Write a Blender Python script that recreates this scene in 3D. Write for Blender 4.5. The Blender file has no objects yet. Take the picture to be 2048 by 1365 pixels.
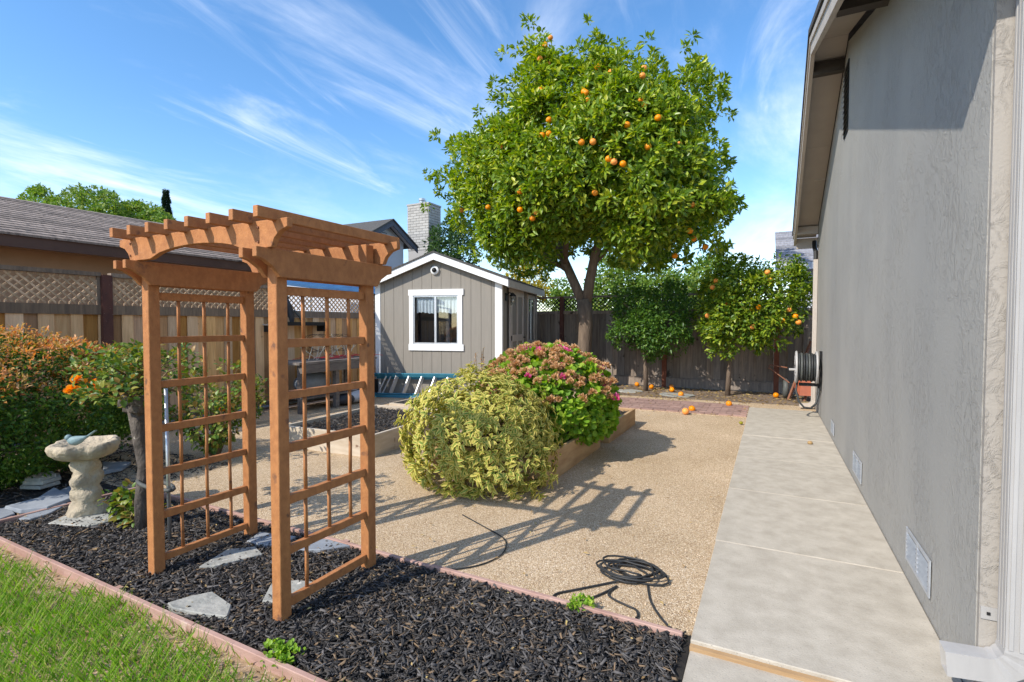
import bpy, math, random
import numpy as np
from mathutils import Vector, Matrix
random.seed(7); RNG = np.random.default_rng(11)
scn = bpy.context.scene
COL = scn.collection
# ------------------------------------------------------------------ camera
CAM_H = 1.45
YAW = math.atan(517/1024.); PIT = math.atan(32.5/1024.)
cam_d = bpy.data.cameras.new('camera'); cam = bpy.data.objects.new('camera', cam_d); COL.objects.link(cam)
cam_d.sensor_width = 36; cam_d.lens = 18; cam_d.clip_end = 3000; cam_d.clip_start = .05
cam.location = (0, 0, CAM_H); cam.rotation_euler = (math.pi/2 - PIT, 0, YAW)
scn.camera = cam
FWD = np.array([-math.sin(YAW)*math.cos(PIT), math.cos(YAW)*math.cos(PIT), -math.sin(PIT)])
RGT = np.array([math.cos(YAW), math.sin(YAW), 0.]); UPV = np.cross(RGT, FWD); CPOS = np.array([0, 0, CAM_H])
# measuring helpers: where a point seen in the photo stands in the yard (used to read real positions off the photo)
def ray(x, y): return FWD + RGT*(x-1024)/1024. - UPV*(y-682.5)/1024.
def gz(x, y, z=0.): d = ray(x, y); return CPOS + d*((z-CAM_H)/d[2])
def gx(x, y, X): d = ray(x, y); return CPOS + d*(X/d[0])
def gy(x, y, Y): d = ray(x, y); return CPOS + d*(Y/d[1])
# ------------------------------------------------------------------ light
SUN = Vector((1.0, 2.0, -1.85)).normalized()
ELEV = math.asin(-SUN.z); 
sd = bpy.data.lights.new('sun', 'SUN'); sd.energy = 3.2; sd.angle = math.radians(.5); sd.color = (1.0, .93, .82)
so = bpy.data.objects.new('sun', sd); COL.objects.link(so); so.rotation_euler = SUN.to_track_quat('-Z', 'Y').to_euler(); so.location = (-6, -12, 12)
w = bpy.data.worlds.new('World'); scn.world = w; w.use_nodes = True
nt = w.node_tree; nt.nodes.clear(); N = nt.nodes.new; LK = nt.links.new
out = N('ShaderNodeOutputWorld'); bg = N('ShaderNodeBackground'); bg.inputs[1].default_value = .15
sky = N('ShaderNodeTexSky'); sky.sky_type = 'NISHITA'; sky.sun_disc = False; sky.sun_elevation = ELEV
sky.sun_rotation = math.atan2(-SUN.x, -SUN.y); sky.altitude = 0; sky.air_density = 1.0; sky.dust_density = .35; sky.ozone_density = 2.2
tc = N('ShaderNodeTexCoord'); sep = N('ShaderNodeSeparateXYZ'); LK(tc.outputs['Generated'], sep.inputs[0])
za = N('ShaderNodeMath'); za.operation = 'MAXIMUM'; za.inputs[1].default_value = 0.0; LK(sep.outputs[2], za.inputs[0])
zb = N('ShaderNodeMath'); zb.operation = 'ADD'; zb.inputs[1].default_value = .16; LK(za.outputs[0], zb.inputs[0])
dx = N('ShaderNodeMath'); dx.operation = 'DIVIDE'; LK(sep.outputs[0], dx.inputs[0]); LK(zb.outputs[0], dx.inputs[1])
dy = N('ShaderNodeMath'); dy.operation = 'DIVIDE'; LK(sep.outputs[1], dy.inputs[0]); LK(zb.outputs[0], dy.inputs[1])
cmb = N('ShaderNodeCombineXYZ'); LK(dx.outputs[0], cmb.inputs[0]); LK(dy.outputs[0], cmb.inputs[1])
def cloud(rot, scl, nscale, lo, hi, seed, dist=.6, rough=.62):
    mp = N('ShaderNodeMapping'); mp.inputs['Rotation'].default_value = (0, 0, math.radians(rot)); mp.inputs['Scale'].default_value = scl; mp.inputs['Location'].default_value = seed
    LK(cmb.outputs[0], mp.inputs[0]); n = N('ShaderNodeTexNoise'); n.inputs['Scale'].default_value = nscale; n.inputs['Detail'].default_value = 9; n.inputs['Roughness'].default_value = rough; n.inputs['Distortion'].default_value = dist
    LK(mp.outputs[0], n.inputs['Vector']); r = N('ShaderNodeMapRange'); r.inputs[1].default_value = lo; r.inputs[2].default_value = hi; r.interpolation_type = 'SMOOTHSTEP'; LK(n.outputs[0], r.inputs[0]); return r
c1 = cloud(-28, (1, .42, 1), 1.25, .40, .72, (3.1, 1.7, 0)); c2 = cloud(35, (1, .3, 1), 2.6, .50, .80, (8.2, 4.4, 0), .9); c3 = cloud(10, (.5, .9, 1), 0.55, .36, .66, (1.2, 7.7, 0), .3)
mx = N('ShaderNodeMath'); mx.operation = 'MAXIMUM'; LK(c1.outputs[0], mx.inputs[0]); LK(c2.outputs[0], mx.inputs[1])
ml = N('ShaderNodeMath'); ml.operation = 'MULTIPLY'; LK(mx.outputs[0], ml.inputs[0]); 
c3b = N('ShaderNodeMapRange'); c3b.inputs[3].default_value = .25; c3b.inputs[4].default_value = 1.; LK(c3.outputs[0], c3b.inputs[0]); LK(c3b.outputs[0], ml.inputs[1])
m2 = N('ShaderNodeMath'); m2.operation = 'MULTIPLY'; m2.inputs[1].default_value = .8; LK(ml.outputs[0], m2.inputs[0])
hsv = N('ShaderNodeHueSaturation'); hsv.inputs['Saturation'].default_value = 1.22; hsv.inputs['Value'].default_value = 1.0; LK(sky.outputs[0], hsv.inputs['Color'])
mixc = N('ShaderNodeMix'); mixc.data_type = 'RGBA'; LK(m2.outputs[0], mixc.inputs[0]); LK(hsv.outputs[0], mixc.inputs[6]); mixc.inputs[7].default_value = (6.1, 6.3, 6.6, 1)
LK(mixc.outputs[2], bg.inputs[0]); LK(bg.outputs[0], out.inputs[0])
scn.view_settings.view_transform = 'Standard'; scn.view_settings.look = 'None'; scn.view_settings.exposure = 0.8; scn.view_settings.gamma = 1
# ------------------------------------------------------------------ materials
MATS = {}
def _m(name):
    m = bpy.data.materials.new(name); m.use_nodes = True; t = m.node_tree; b = t.nodes['Principled BSDF']; MATS[name] = m
    return m, t, b, t.nodes.new, t.links.new
def M(name, c1, c2=None, scale=6., stretch=(1, 1, 1), rough=.8, bump=0., bscale=None, rnd=0., spec=.3, metal=0., lo=.35, hi=.65, detail=7, c3=None, c3s=40, c3lo=.6, dist=0., hue=0., bstretch=None, bdist=.01):
    """two-tone noise surface, optional third colour as specks, per-object brightness spread"""
    m, t, b, N, LK = _m(name)
    b.inputs['Roughness'].default_value = rough; b.inputs['Metallic'].default_value = metal; b.inputs['Specular IOR Level'].default_value = spec
    tc = N('ShaderNodeTexCoord'); oi = N('ShaderNodeObjectInfo')
    mul = N('ShaderNodeVectorMath'); mul.operation = 'SCALE'; mul.inputs[0].default_value = (37.3, 51.7, 23.9); LK(oi.outputs['Random'], mul.inputs['Scale'])
    add = N('ShaderNodeVectorMath'); LK(tc.outputs['Object'], add.inputs[0]); LK(mul.outputs[0], add.inputs[1])
    mp = N('ShaderNodeMapping'); mp.inputs['Scale'].default_value = stretch; LK(add.outputs[0], mp.inputs[0])
    n = N('ShaderNodeTexNoise'); n.inputs['Scale'].default_value = scale; n.inputs['Detail'].default_value = detail; n.inputs['Roughness'].default_value = .62; n.inputs['Distortion'].default_value = dist; LK(mp.outputs[0], n.inputs['Vector'])
    r = N('ShaderNodeMapRange'); r.inputs[1].default_value = lo; r.inputs[2].default_value = hi; LK(n.outputs[0], r.inputs[0])
    mix = N('ShaderNodeMix'); mix.data_type = 'RGBA'; LK(r.outputs[0], mix.inputs[0]); mix.inputs[6].default_value = (*c1, 1); mix.inputs[7].default_value = (*(c2 or c1), 1)
    col = mix.outputs[2]
    if c3:
        n3 = N('ShaderNodeTexNoise'); n3.inputs['Scale'].default_value = c3s; n3.inputs['Detail'].default_value = 3; LK(add.outputs[0], n3.inputs['Vector'])
        r3 = N('ShaderNodeMapRange'); r3.inputs[1].default_value = c3lo; r3.inputs[2].default_value = c3lo+.08; LK(n3.outputs[0], r3.inputs[0])
        m3 = N('ShaderNodeMix'); m3.data_type = 'RGBA'; LK(r3.outputs[0], m3.inputs[0]); LK(col, m3.inputs[6]); m3.inputs[7].default_value = (*c3, 1); col = m3.outputs[2]
    if rnd or hue:
        h = N('ShaderNodeHueSaturation'); LK(col, h.inputs['Color'])
        rr = N('ShaderNodeMapRange'); rr.inputs[3].default_value = 1-rnd; rr.inputs[4].default_value = 1+rnd; LK(oi.outputs['Random'], rr.inputs[0]); LK(rr.outputs[0], h.inputs['Value'])
        if hue:
            sep = N('ShaderNodeMath'); sep.operation = 'MULTIPLY'; sep.inputs[1].default_value = 7.13; LK(oi.outputs['Random'], sep.inputs[0])
            fr = N('ShaderNodeMath'); fr.operation = 'FRACT'; LK(sep.outputs[0], fr.inputs[0])
            r4 = N('ShaderNodeMapRange'); r4.inputs[3].default_value = 1-hue; r4.inputs[4].default_value = 1+hue; LK(fr.outputs[0], r4.inputs[0]); LK(r4.outputs[0], h.inputs['Saturation'])
        col = h.outputs[0]
    LK(col, b.inputs['Base Color'])
    if bump:
        nb = N('ShaderNodeTexNoise'); nb.inputs['Scale'].default_value = bscale or scale*3; nb.inputs['Detail'].default_value = 6; nb.inputs['Distortion'].default_value = dist
        if bstretch:
            mb = N('ShaderNodeMapping'); mb.inputs['Scale'].default_value = bstretch; LK(add.outputs[0], mb.inputs[0]); LK(mb.outputs[0], nb.inputs['Vector'])
        else: LK(mp.outputs[0], nb.inputs['Vector'])
        bp = N('ShaderNodeBump'); bp.inputs['Strength'].default_value = bump; bp.inputs['Distance'].default_value = bdist; LK(nb.outputs[0], bp.inputs['Height']); LK(bp.outputs[0], b.inputs['Normal'])
    return m
def LEAF(name, cols, transl=.35, rough=.45, edge=None, spec=.35):
    """leaf surface: each leaf (mesh island) takes its own colour from the list; edge = margin colour of variegated leaves"""
    m, t, b, N, LK = _m(name)
    g = N('ShaderNodeNewGeometry'); rp = N('ShaderNodeValToRGB'); e = rp.color_ramp.elements
    e[0].position = 0; e[0].color = (*cols[0], 1); e[1].position = 1; e[1].color = (*cols[-1], 1)
    for i, c in enumerate(cols[1:-1]): k = e.new((i+1)/(len(cols)-1)); k.color = (*c, 1)
    LK(g.outputs['Random Per Island'], rp.inputs[0]); col = rp.outputs[0]
    if edge:
        at = N('ShaderNodeAttribute'); at.attribute_name = 'edge'; mr = N('ShaderNodeMapRange'); mr.inputs[1].default_value = .35; mr.inputs[2].default_value = .75; LK(at.outputs['Fac'], mr.inputs[0])
        mx = N('ShaderNodeMix'); mx.data_type = 'RGBA'; LK(mr.outputs[0], mx.inputs[0]); LK(col, mx.inputs[6]); mx.inputs[7].default_value = (*edge, 1); col = mx.outputs[2]
    LK(col, b.inputs['Base Color']); b.inputs['Roughness'].default_value = rough; b.inputs['Specular IOR Level'].default_value = spec
    tr = N('ShaderNodeBsdfTranslucent'); hs = N('ShaderNodeHueSaturation'); hs.inputs['Saturation'].default_value = 1.1; hs.inputs['Value'].default_value = 1.5; LK(col, hs.inputs['Color']); LK(hs.outputs[0], tr.inputs[0])
    ms = N('ShaderNodeMixShader'); ms.inputs[0].default_value = transl; LK(b.outputs[0], ms.inputs[1]); LK(tr.outputs[0], ms.inputs[2])
    LK(ms.outputs[0], t.nodes['Material Output'].inputs[0]); return m
def GLASS(name, tint=(.9, .95, 1), refl=.12, rough=.02):
    m, t, b, N, LK = _m(name); t.nodes.remove(b)
    tr = N('ShaderNodeBsdfTransparent'); tr.inputs[0].default_value = (*tint, 1); gl = N('ShaderNodeBsdfGlossy'); gl.inputs['Roughness'].default_value = rough
    fr = N('ShaderNodeLayerWeight'); pw_ = N('ShaderNodeMath'); pw_.operation = 'POWER'; pw_.inputs[1].default_value = 3; LK(fr.outputs['Facing'], pw_.inputs[0]); a = N('ShaderNodeMath'); a.operation = 'MULTIPLY_ADD'; a.inputs[1].default_value = .7; a.inputs[2].default_value = refl; LK(pw_.outputs[0], a.inputs[0])
    ms = N('ShaderNodeMixShader'); LK(a.outputs[0], ms.inputs[0]); LK(tr.outputs[0], ms.inputs[1]); LK(gl.outputs[0], ms.inputs[2]); LK(ms.outputs[0], t.nodes['Material Output'].inputs[0]); return m

M('stain', (.43, .185, .068), (.33, .135, .05), 4, (7, 7, 5), .66, .3, 26, rnd=.10, c3=(.17, .08, .045), c3s=13, c3lo=.66)
M('cedar_recess_shade', (.50, .28, .13), (.34, .18, .08), 2.2, (9, 9, .7), .8, .25, 8, rnd=.25, hue=.2, dist=1.2)  # darker cedar copy for recessed boards: their shadow is put into the colour
M('cedar', (.80, .52, .28), (.54, .31, .145), 2.2, (9, 9, .7), .8, .25, 8, rnd=.22, hue=.18, lo=.3, hi=.7, c3=(.16, .085, .04), c3s=7, c3lo=.69, dist=1.2)
M('cedar_dark', (.26, .19, .135), (.16, .12, .09), 3, (9, 9, .8), .85, .25, 8, rnd=.25, hue=.15)
M('lattice_wood', (.60, .42, .27), (.36, .25, .15), 5, (3, 3, 3), .8, .1, rnd=.25)
M('grey_fence', (.27, .22, .18), (.16, .13, .11), 2.4, (9, 9, .8), .88, .3, 9, rnd=.25, hue=.2, c3=(.06, .05, .042), c3s=6, c3lo=.66)
M('grey_lattice', (.055, .045, .04), (.035, .03, .028), 6, rough=.85, rnd=.2)
M('post_red', (.12, .045, .032), (.075, .03, .025), 9, (1, 1, .5), .65, .1, c3=(.28, .2, .17), c3s=45, c3lo=.67)
M('rust_post', (.22, .075, .04), (.15, .05, .03), 12, rough=.7)
def STUCCO(name, c1, c2):
    m, t, b, N, LK = _m(name); b.inputs['Roughness'].default_value = .85; b.inputs['Specular IOR Level'].default_value = .25
    tc = N('ShaderNodeTexCoord'); n1 = N('ShaderNodeTexNoise'); n1.inputs['Scale'].default_value = 1.1; n1.inputs['Detail'].default_value = 7; mp = N('ShaderNodeMapping'); mp.inputs['Scale'].default_value = (1, 1, .35); LK(tc.outputs['Object'], mp.inputs[0]); LK(mp.outputs[0], n1.inputs['Vector'])
    r = N('ShaderNodeMapRange'); r.inputs[1].default_value = .32; r.inputs[2].default_value = .68; LK(n1.outputs[0], r.inputs[0]); mx = N('ShaderNodeMix'); mx.data_type = 'RGBA'; LK(r.outputs[0], mx.inputs[0]); mx.inputs[6].default_value = (*c1, 1); mx.inputs[7].default_value = (*c2, 1); LK(mx.outputs[2], b.inputs['Base Color'])
    # trowel marks: raised smears in patches over a fine sandy grain
    n2 = N('ShaderNodeTexNoise'); n2.inputs['Scale'].default_value = 13; n2.inputs['Detail'].default_value = 9; n2.inputs['Roughness'].default_value = .7; n2.inputs['Distortion'].default_value = 2.2; m2 = N('ShaderNodeMapping'); m2.inputs['Scale'].default_value = (1, 1.5, .8); m2.inputs['Rotation'].default_value = (.5, 0, 0); LK(tc.outputs['Object'], m2.inputs[0]); LK(m2.outputs[0], n2.inputs['Vector'])
    r2 = N('ShaderNodeMapRange'); r2.inputs[1].default_value = .46; r2.inputs[2].default_value = .74; r2.interpolation_type = 'SMOOTHSTEP'; LK(n2.outputs[0], r2.inputs[0])
    n4 = N('ShaderNodeTexNoise'); n4.inputs['Scale'].default_value = 1.6; LK(tc.outputs['Object'], n4.inputs['Vector']); r4 = N('ShaderNodeMapRange'); r4.inputs[1].default_value = .32; r4.inputs[2].default_value = .62; LK(n4.outputs[0], r4.inputs[0]); mm = N('ShaderNodeMath'); mm.operation = 'MULTIPLY'; LK(r2.outputs[0], mm.inputs[0]); LK(r4.outputs[0], mm.inputs[1])
    n3 = N('ShaderNodeTexNoise'); n3.inputs['Scale'].default_value = 75; n3.inputs['Detail'].default_value = 4; LK(tc.outputs['Object'], n3.inputs['Vector']); ad = N('ShaderNodeMath'); ad.operation = 'MULTIPLY_ADD'; LK(n3.outputs[0], ad.inputs[0]); ad.inputs[1].default_value = .3; LK(mm.outputs[0], ad.inputs[2])
    bp = N('ShaderNodeBump'); bp.inputs['Strength'].default_value = .62; bp.inputs['Distance'].default_value = .009; LK(ad.outputs[0], bp.inputs['Height']); LK(bp.outputs[0], b.inputs['Normal']); return m
def GRIT(name, cols, scale, big=((.85,)*3, (1.12,)*3), bump=.8):
    """granite grit: every grain (voronoi cell) its own tone"""
    m, t, b, N, LK = _m(name); b.inputs['Roughness'].default_value = .95; b.inputs['Specular IOR Level'].default_value = .2
    tc = N('ShaderNodeTexCoord'); v = N('ShaderNodeTexVoronoi'); v.inputs['Scale'].default_value = scale; LK(tc.outputs['Object'], v.inputs['Vector']); sp = N('ShaderNodeSeparateColor'); LK(v.outputs['Color'], sp.inputs[0])
    rp = N('ShaderNodeValToRGB'); e = rp.color_ramp.elements; e[0].color = (*cols[0], 1); e[1].color = (*cols[-1], 1)
    for i, c in enumerate(cols[1:-1]): k = e.new((i+1)/(len(cols)-1)); k.color = (*c, 1)
    LK(sp.outputs[0], rp.inputs[0]); n = N('ShaderNodeTexNoise'); n.inputs['Scale'].default_value = 1.3; n.inputs['Detail'].default_value = 6; LK(tc.outputs['Object'], n.inputs['Vector'])
    r = N('ShaderNodeMapRange'); r.inputs[1].default_value = .3; r.inputs[2].default_value = .7; LK(n.outputs[0], r.inputs[0]); bx = N('ShaderNodeMix'); bx.data_type = 'RGBA'; LK(r.outputs[0], bx.inputs[0]); bx.inputs[6].default_value = (*big[0], 1); bx.inputs[7].default_value = (*big[1], 1)
    mu = N('ShaderNodeMix'); mu.data_type = 'RGBA'; mu.blend_type = 'MULTIPLY'; mu.inputs[0].default_value = 1; LK(rp.outputs[0], mu.inputs[6]); LK(bx.outputs[2], mu.inputs[7]); LK(mu.outputs[2], b.inputs['Base Color'])
    bp = N('ShaderNodeBump'); bp.inputs['Strength'].default_value = bump; bp.inputs['Distance'].default_value = .006; bp.invert = True; LK(v.outputs['Distance'], bp.inputs['Height']); LK(bp.outputs[0], b.inputs['Normal']); return m
STUCCO('stucco_grey', (.375, .36, .33), (.315, .308, .29))
STUCCO('stucco_beige', (.36, .33, .295), (.31, .285, .255))
M('trim_beige', (.50, .45, .40), (.43, .385, .34), 4, rough=.6, bump=.08)
M('soffit', (.42, .375, .33), (.37, .33, .29), 2, rough=.75)
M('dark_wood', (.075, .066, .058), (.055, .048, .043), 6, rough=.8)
M('white_metal', (.42, .41, .40), (.34, .33, .32), 7, (1, 1, .2), .42, .04, spec=.4, c3=(.36, .34, .32), c3s=26, c3lo=.71)
M('vent_metal', (.55, .58, .62), (.42, .45, .5), 12, rough=.4, metal=.5)
M('black', (.012, .012, .013), (.02, .02, .02), 9, rough=.5)
M('black_rubber', (.022, .023, .024), (.035, .036, .037), 9, rough=.5)
M('grey_rubber', (.10, .105, .10), (.07, .075, .07), 9, rough=.55)
M('concrete', (.47, .425, .355), (.35, .312, .255), 9, (1, 1, 1), .9, .5, 130, lo=.3, hi=.7, c3=(.24, .22, .19), c3s=150, c3lo=.64, bdist=.004, rnd=.04)
GRIT('gravel', [(.24, .16, .10), (.44, .31, .19), (.52, .38, .24), (.60, .46, .30), (.78, .67, .52)], 190, ((.86, .84, .80), (1.08, 1.08, 1.08)))
M('pebble', (.66, .53, .38), (.42, .31, .2), 30, rough=.9)
M('dirt', (.23, .17, .12), (.14, .105, .08), 1.6, rough=.95, bump=.6, bscale=40, c3=(.36, .28, .2), c3s=60, c3lo=.62)
M('lawn_soil', (.40, .27, .17), (.25, .18, .10), 6, rough=.95, bump=.7, bscale=60, c3=(.50, .38, .27), c3s=50, c3lo=.57)
M('mulch_soil', (.016, .014, .013), (.03, .026, .022), 14, rough=.95, bump=.8, bscale=60)
M('brick', (.34, .225, .19), (.27, .17, .145), 14, rough=.9, bump=.2, rnd=.18)
M('edging', (.46, .30, .25), (.34, .20, .16), 4, (1, 1, 4), .8, .2, 20, c3=(.5, .36, .3), c3s=14, c3lo=.66)
M('flagstone', (.40, .39, .35), (.25, .255, .235), 7, rough=.88, bump=.7, bscale=16, bdist=.02, rnd=.12, c3=(.52, .50, .45), c3s=22, c3lo=.62)
M('bluestone', (.30, .32, .34), (.20, .22, .25), 4, rough=.8, bump=.35, bscale=12, rnd=.12)
M('bed_wood', (.50, .335, .18), (.36, .22, .11), 2.2, (1, 1, 6), .8, .2, 12, rnd=.12, c3=(.2, .12, .07), c3s=5, c3lo=.70)
M('bed_pale', (.56, .48, .38), (.42, .34, .25), 2.2, (1, 1, 5), .85, .2, 12, c3=(.2, .13, .09), c3s=11, c3lo=.66)
M('siding', (.262, .238, .205), (.238, .217, .187), 4, (6, 6, .5), .75, .08, 20)
M('white_paint', (.80, .80, .79), (.74, .74, .73), 5, rough=.55, bump=.05)
M('shingle_dark', (.10, .095, .09), (.06, .058, .056), 20, rough=.9, bump=.4)
M('shingle_brown', (.36, .285, .235), (.19, .15, .125), 3, (1, 7, 1), .92, .4, rnd=.3, c3=(.09, .072, .064), c3s=9, c3lo=.6)
M('shingle_grey', (.27, .27, .29), (.17, .17, .19), 4, (6, 1, 1), .92, .4, rnd=.3)
M('fascia_brown', (.105, .058, .042), (.085, .047, .035), 4, rough=.6)
M('wall_tan', (.40, .27, .175), (.35, .235, .15), 3, rough=.9, bump=.2, bscale=30)
M('wall_blue', (.52, .55, .62), (.47, .50, .57), 3, rough=.9, bump=.2, bscale=30)
M('trim_navy', (.075, .085, .115), rough=.6)
M('chimney_brick', (.42, .41, .39), (.34, .33, .315), 12, rough=.9, rnd=.12)
M('mortar', (.36, .35, .34), rough=.95)
M('galv', (.55, .57, .58), (.42, .44, .46), 14, rough=.35, metal=.8)
M('alu', (.72, .73, .74), (.62, .63, .64), 10, rough=.38, metal=.7)
M('ladder_blue', (.05, .22, .31), (.04, .18, .26), 8, rough=.45)
M('blue_tarp', (.03, .11, .24), (.02, .07, .17), 3, rough=.45, bump=.3)
M('stone', (.56, .47, .34), (.33, .28, .21), 7, rough=.92, bump=1.0, bscale=16, bdist=.03, c3=(.22, .2, .18), c3s=9, c3lo=.66)
M('bird_blue', (.22, .32, .33), (.15, .23, .25), 16, rough=.6, bump=.2)
M('bark', (.20, .15, .11), (.11, .08, .06), 5, (3, 3, .6), .92, .6, 14, bdist=.02)
M('bark_grey', (.13, .11, .095), (.055, .045, .04), 14, (1, 1, .6), .95, .9, 22, bdist=.03, c3=(.4, .36, .31), c3s=30, c3lo=.66)
M('twig', (.22, .15, .09), (.13, .09, .05), 9, rough=.9)
M('orange', (.85, .30, .015), (.75, .22, .01), 5, rough=.42, bump=.12, bscale=120, rnd=.08, hue=.08)
M('rust', (.24, .10, .055), (.15, .065, .04), 12, rough=.7, bump=.1)
M('tray_red', (.42, .12, .06), (.30, .09, .05), 6, rough=.6)
M('pvc', (.22, .25, .28), (.16, .18, .2), 6, rough=.5)
M('curtain', (.74, .72, .66), (.66, .64, .58), 9, rough=.9)
M('interior', (.09, .085, .08), rough=.9)
M('bag_white', (.62, .63, .66), (.5, .51, .55), 5, rough=.5)
M('bag_dark', (.03, .03, .035), (.05, .05, .055), 5, rough=.5)
M('old_wood', (.19, .165, .145), (.10, .088, .08), 4, (6, 1, 6), .9, .3, rnd=.2)
M('red_wire', (.55, .05, .06), rough=.5)
M('pale_stick', (.62, .55, .42), rough=.7)
M('chip', (.030, .027, .026), (.055, .049, .046), 7, rough=.8, c3=(.13, .085, .055), c3s=5, c3lo=.68)
M('dry_leaf', (.30, .19, .09), (.40, .27, .12), 9, rough=.8)
M('hose_dark', (.03, .034, .036), (.045, .05, .052), 9, rough=.45)
M('bulb_white', (.75, .74, .7), rough=.3)
GLASS('glass', refl=.10); GLASS('glass_lamp', (.85, .85, .8), .1, .1)
LEAF('leaf_orange', [(.075, .145, .014), (.125, .215, .018), (.19, .29, .024), (.28, .37, .032), (.45, .47, .045)], .32, .33)
LEAF('leaf_citrus', [(.06, .13, .014), (.11, .19, .018), (.20, .29, .025), (.38, .43, .04)], .3, .38)
LEAF('leaf_calamondin', [(.035, .09, .016), (.055, .13, .02), (.085, .18, .025), (.15, .25, .03)], .3, .4)
LEAF('leaf_sage', [(.13, .21, .035), (.18, .26, .04), (.28, .31, .045), (.42, .39, .08)], .28, .6, edge=(.70, .58, .17), spec=.2)
LEAF('leaf_geranium', [(.12, .25, .02), (.18, .34, .03), (.25, .41, .035), (.36, .46, .05)], .35, .5)
LEAF('dried_flower', [(.56, .33, .15), (.66, .42, .20), (.48, .25, .11), (.62, .44, .27)], .25, .8)
LEAF('pink_petal', [(.62, .06, .22), (.75, .10, .32), (.70, .20, .36)], .3, .6)
LEAF('leaf_hedge', [(.03, .085, .015), (.055, .13, .018), (.09, .18, .02), (.15, .22, .025)], .3, .45)
LEAF('leaf_hedge_red', [(.58, .17, .06), (.66, .28, .08), (.50, .30, .07), (.70, .38, .2), (.40, .33, .06)], .35, .5)
LEAF('leaf_rose', [(.05, .11, .02), (.09, .17, .025), (.15, .23, .03), (.25, .27, .04), (.32, .18, .05)], .3, .42)
LEAF('rose_petal', [(.85, .38, .03), (.80, .28, .03), (.85, .48, .06)], .3, .6)
LEAF('leaf_far', [(.07, .15, .02), (.12, .22, .03), (.18, .28, .04), (.26, .30, .05)], .35, .5)
LEAF('leaf_far_dark', [(.02, .055, .015), (.035, .08, .018), (.06, .12, .02)], .3, .5)
LEAF('leaf_yellow', [(.40, .32, .03), (.50, .38, .03), (.28, .30, .03)], .35, .5)
LEAF('leaf_conifer', [(.012, .035, .02), (.02, .05, .026), (.03, .065, .03)], .15, .6)
LEAF('grass', [(.09, .21, .025), (.15, .31, .03), (.21, .39, .035), (.29, .43, .06), (.46, .42, .18)], .35, .5)
LEAF('chips', [(.025, .024, .024), (.05, .047, .045), (.085, .08, .078), (.15, .14, .135), (.04, .037, .036), (.07, .064, .06), (.24, .165, .10)], .0, .92, spec=.12)
LEAF('litter', [(.30, .19, .09), (.42, .30, .12), (.22, .13, .06), (.50, .40, .14)], .15, .8)
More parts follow.
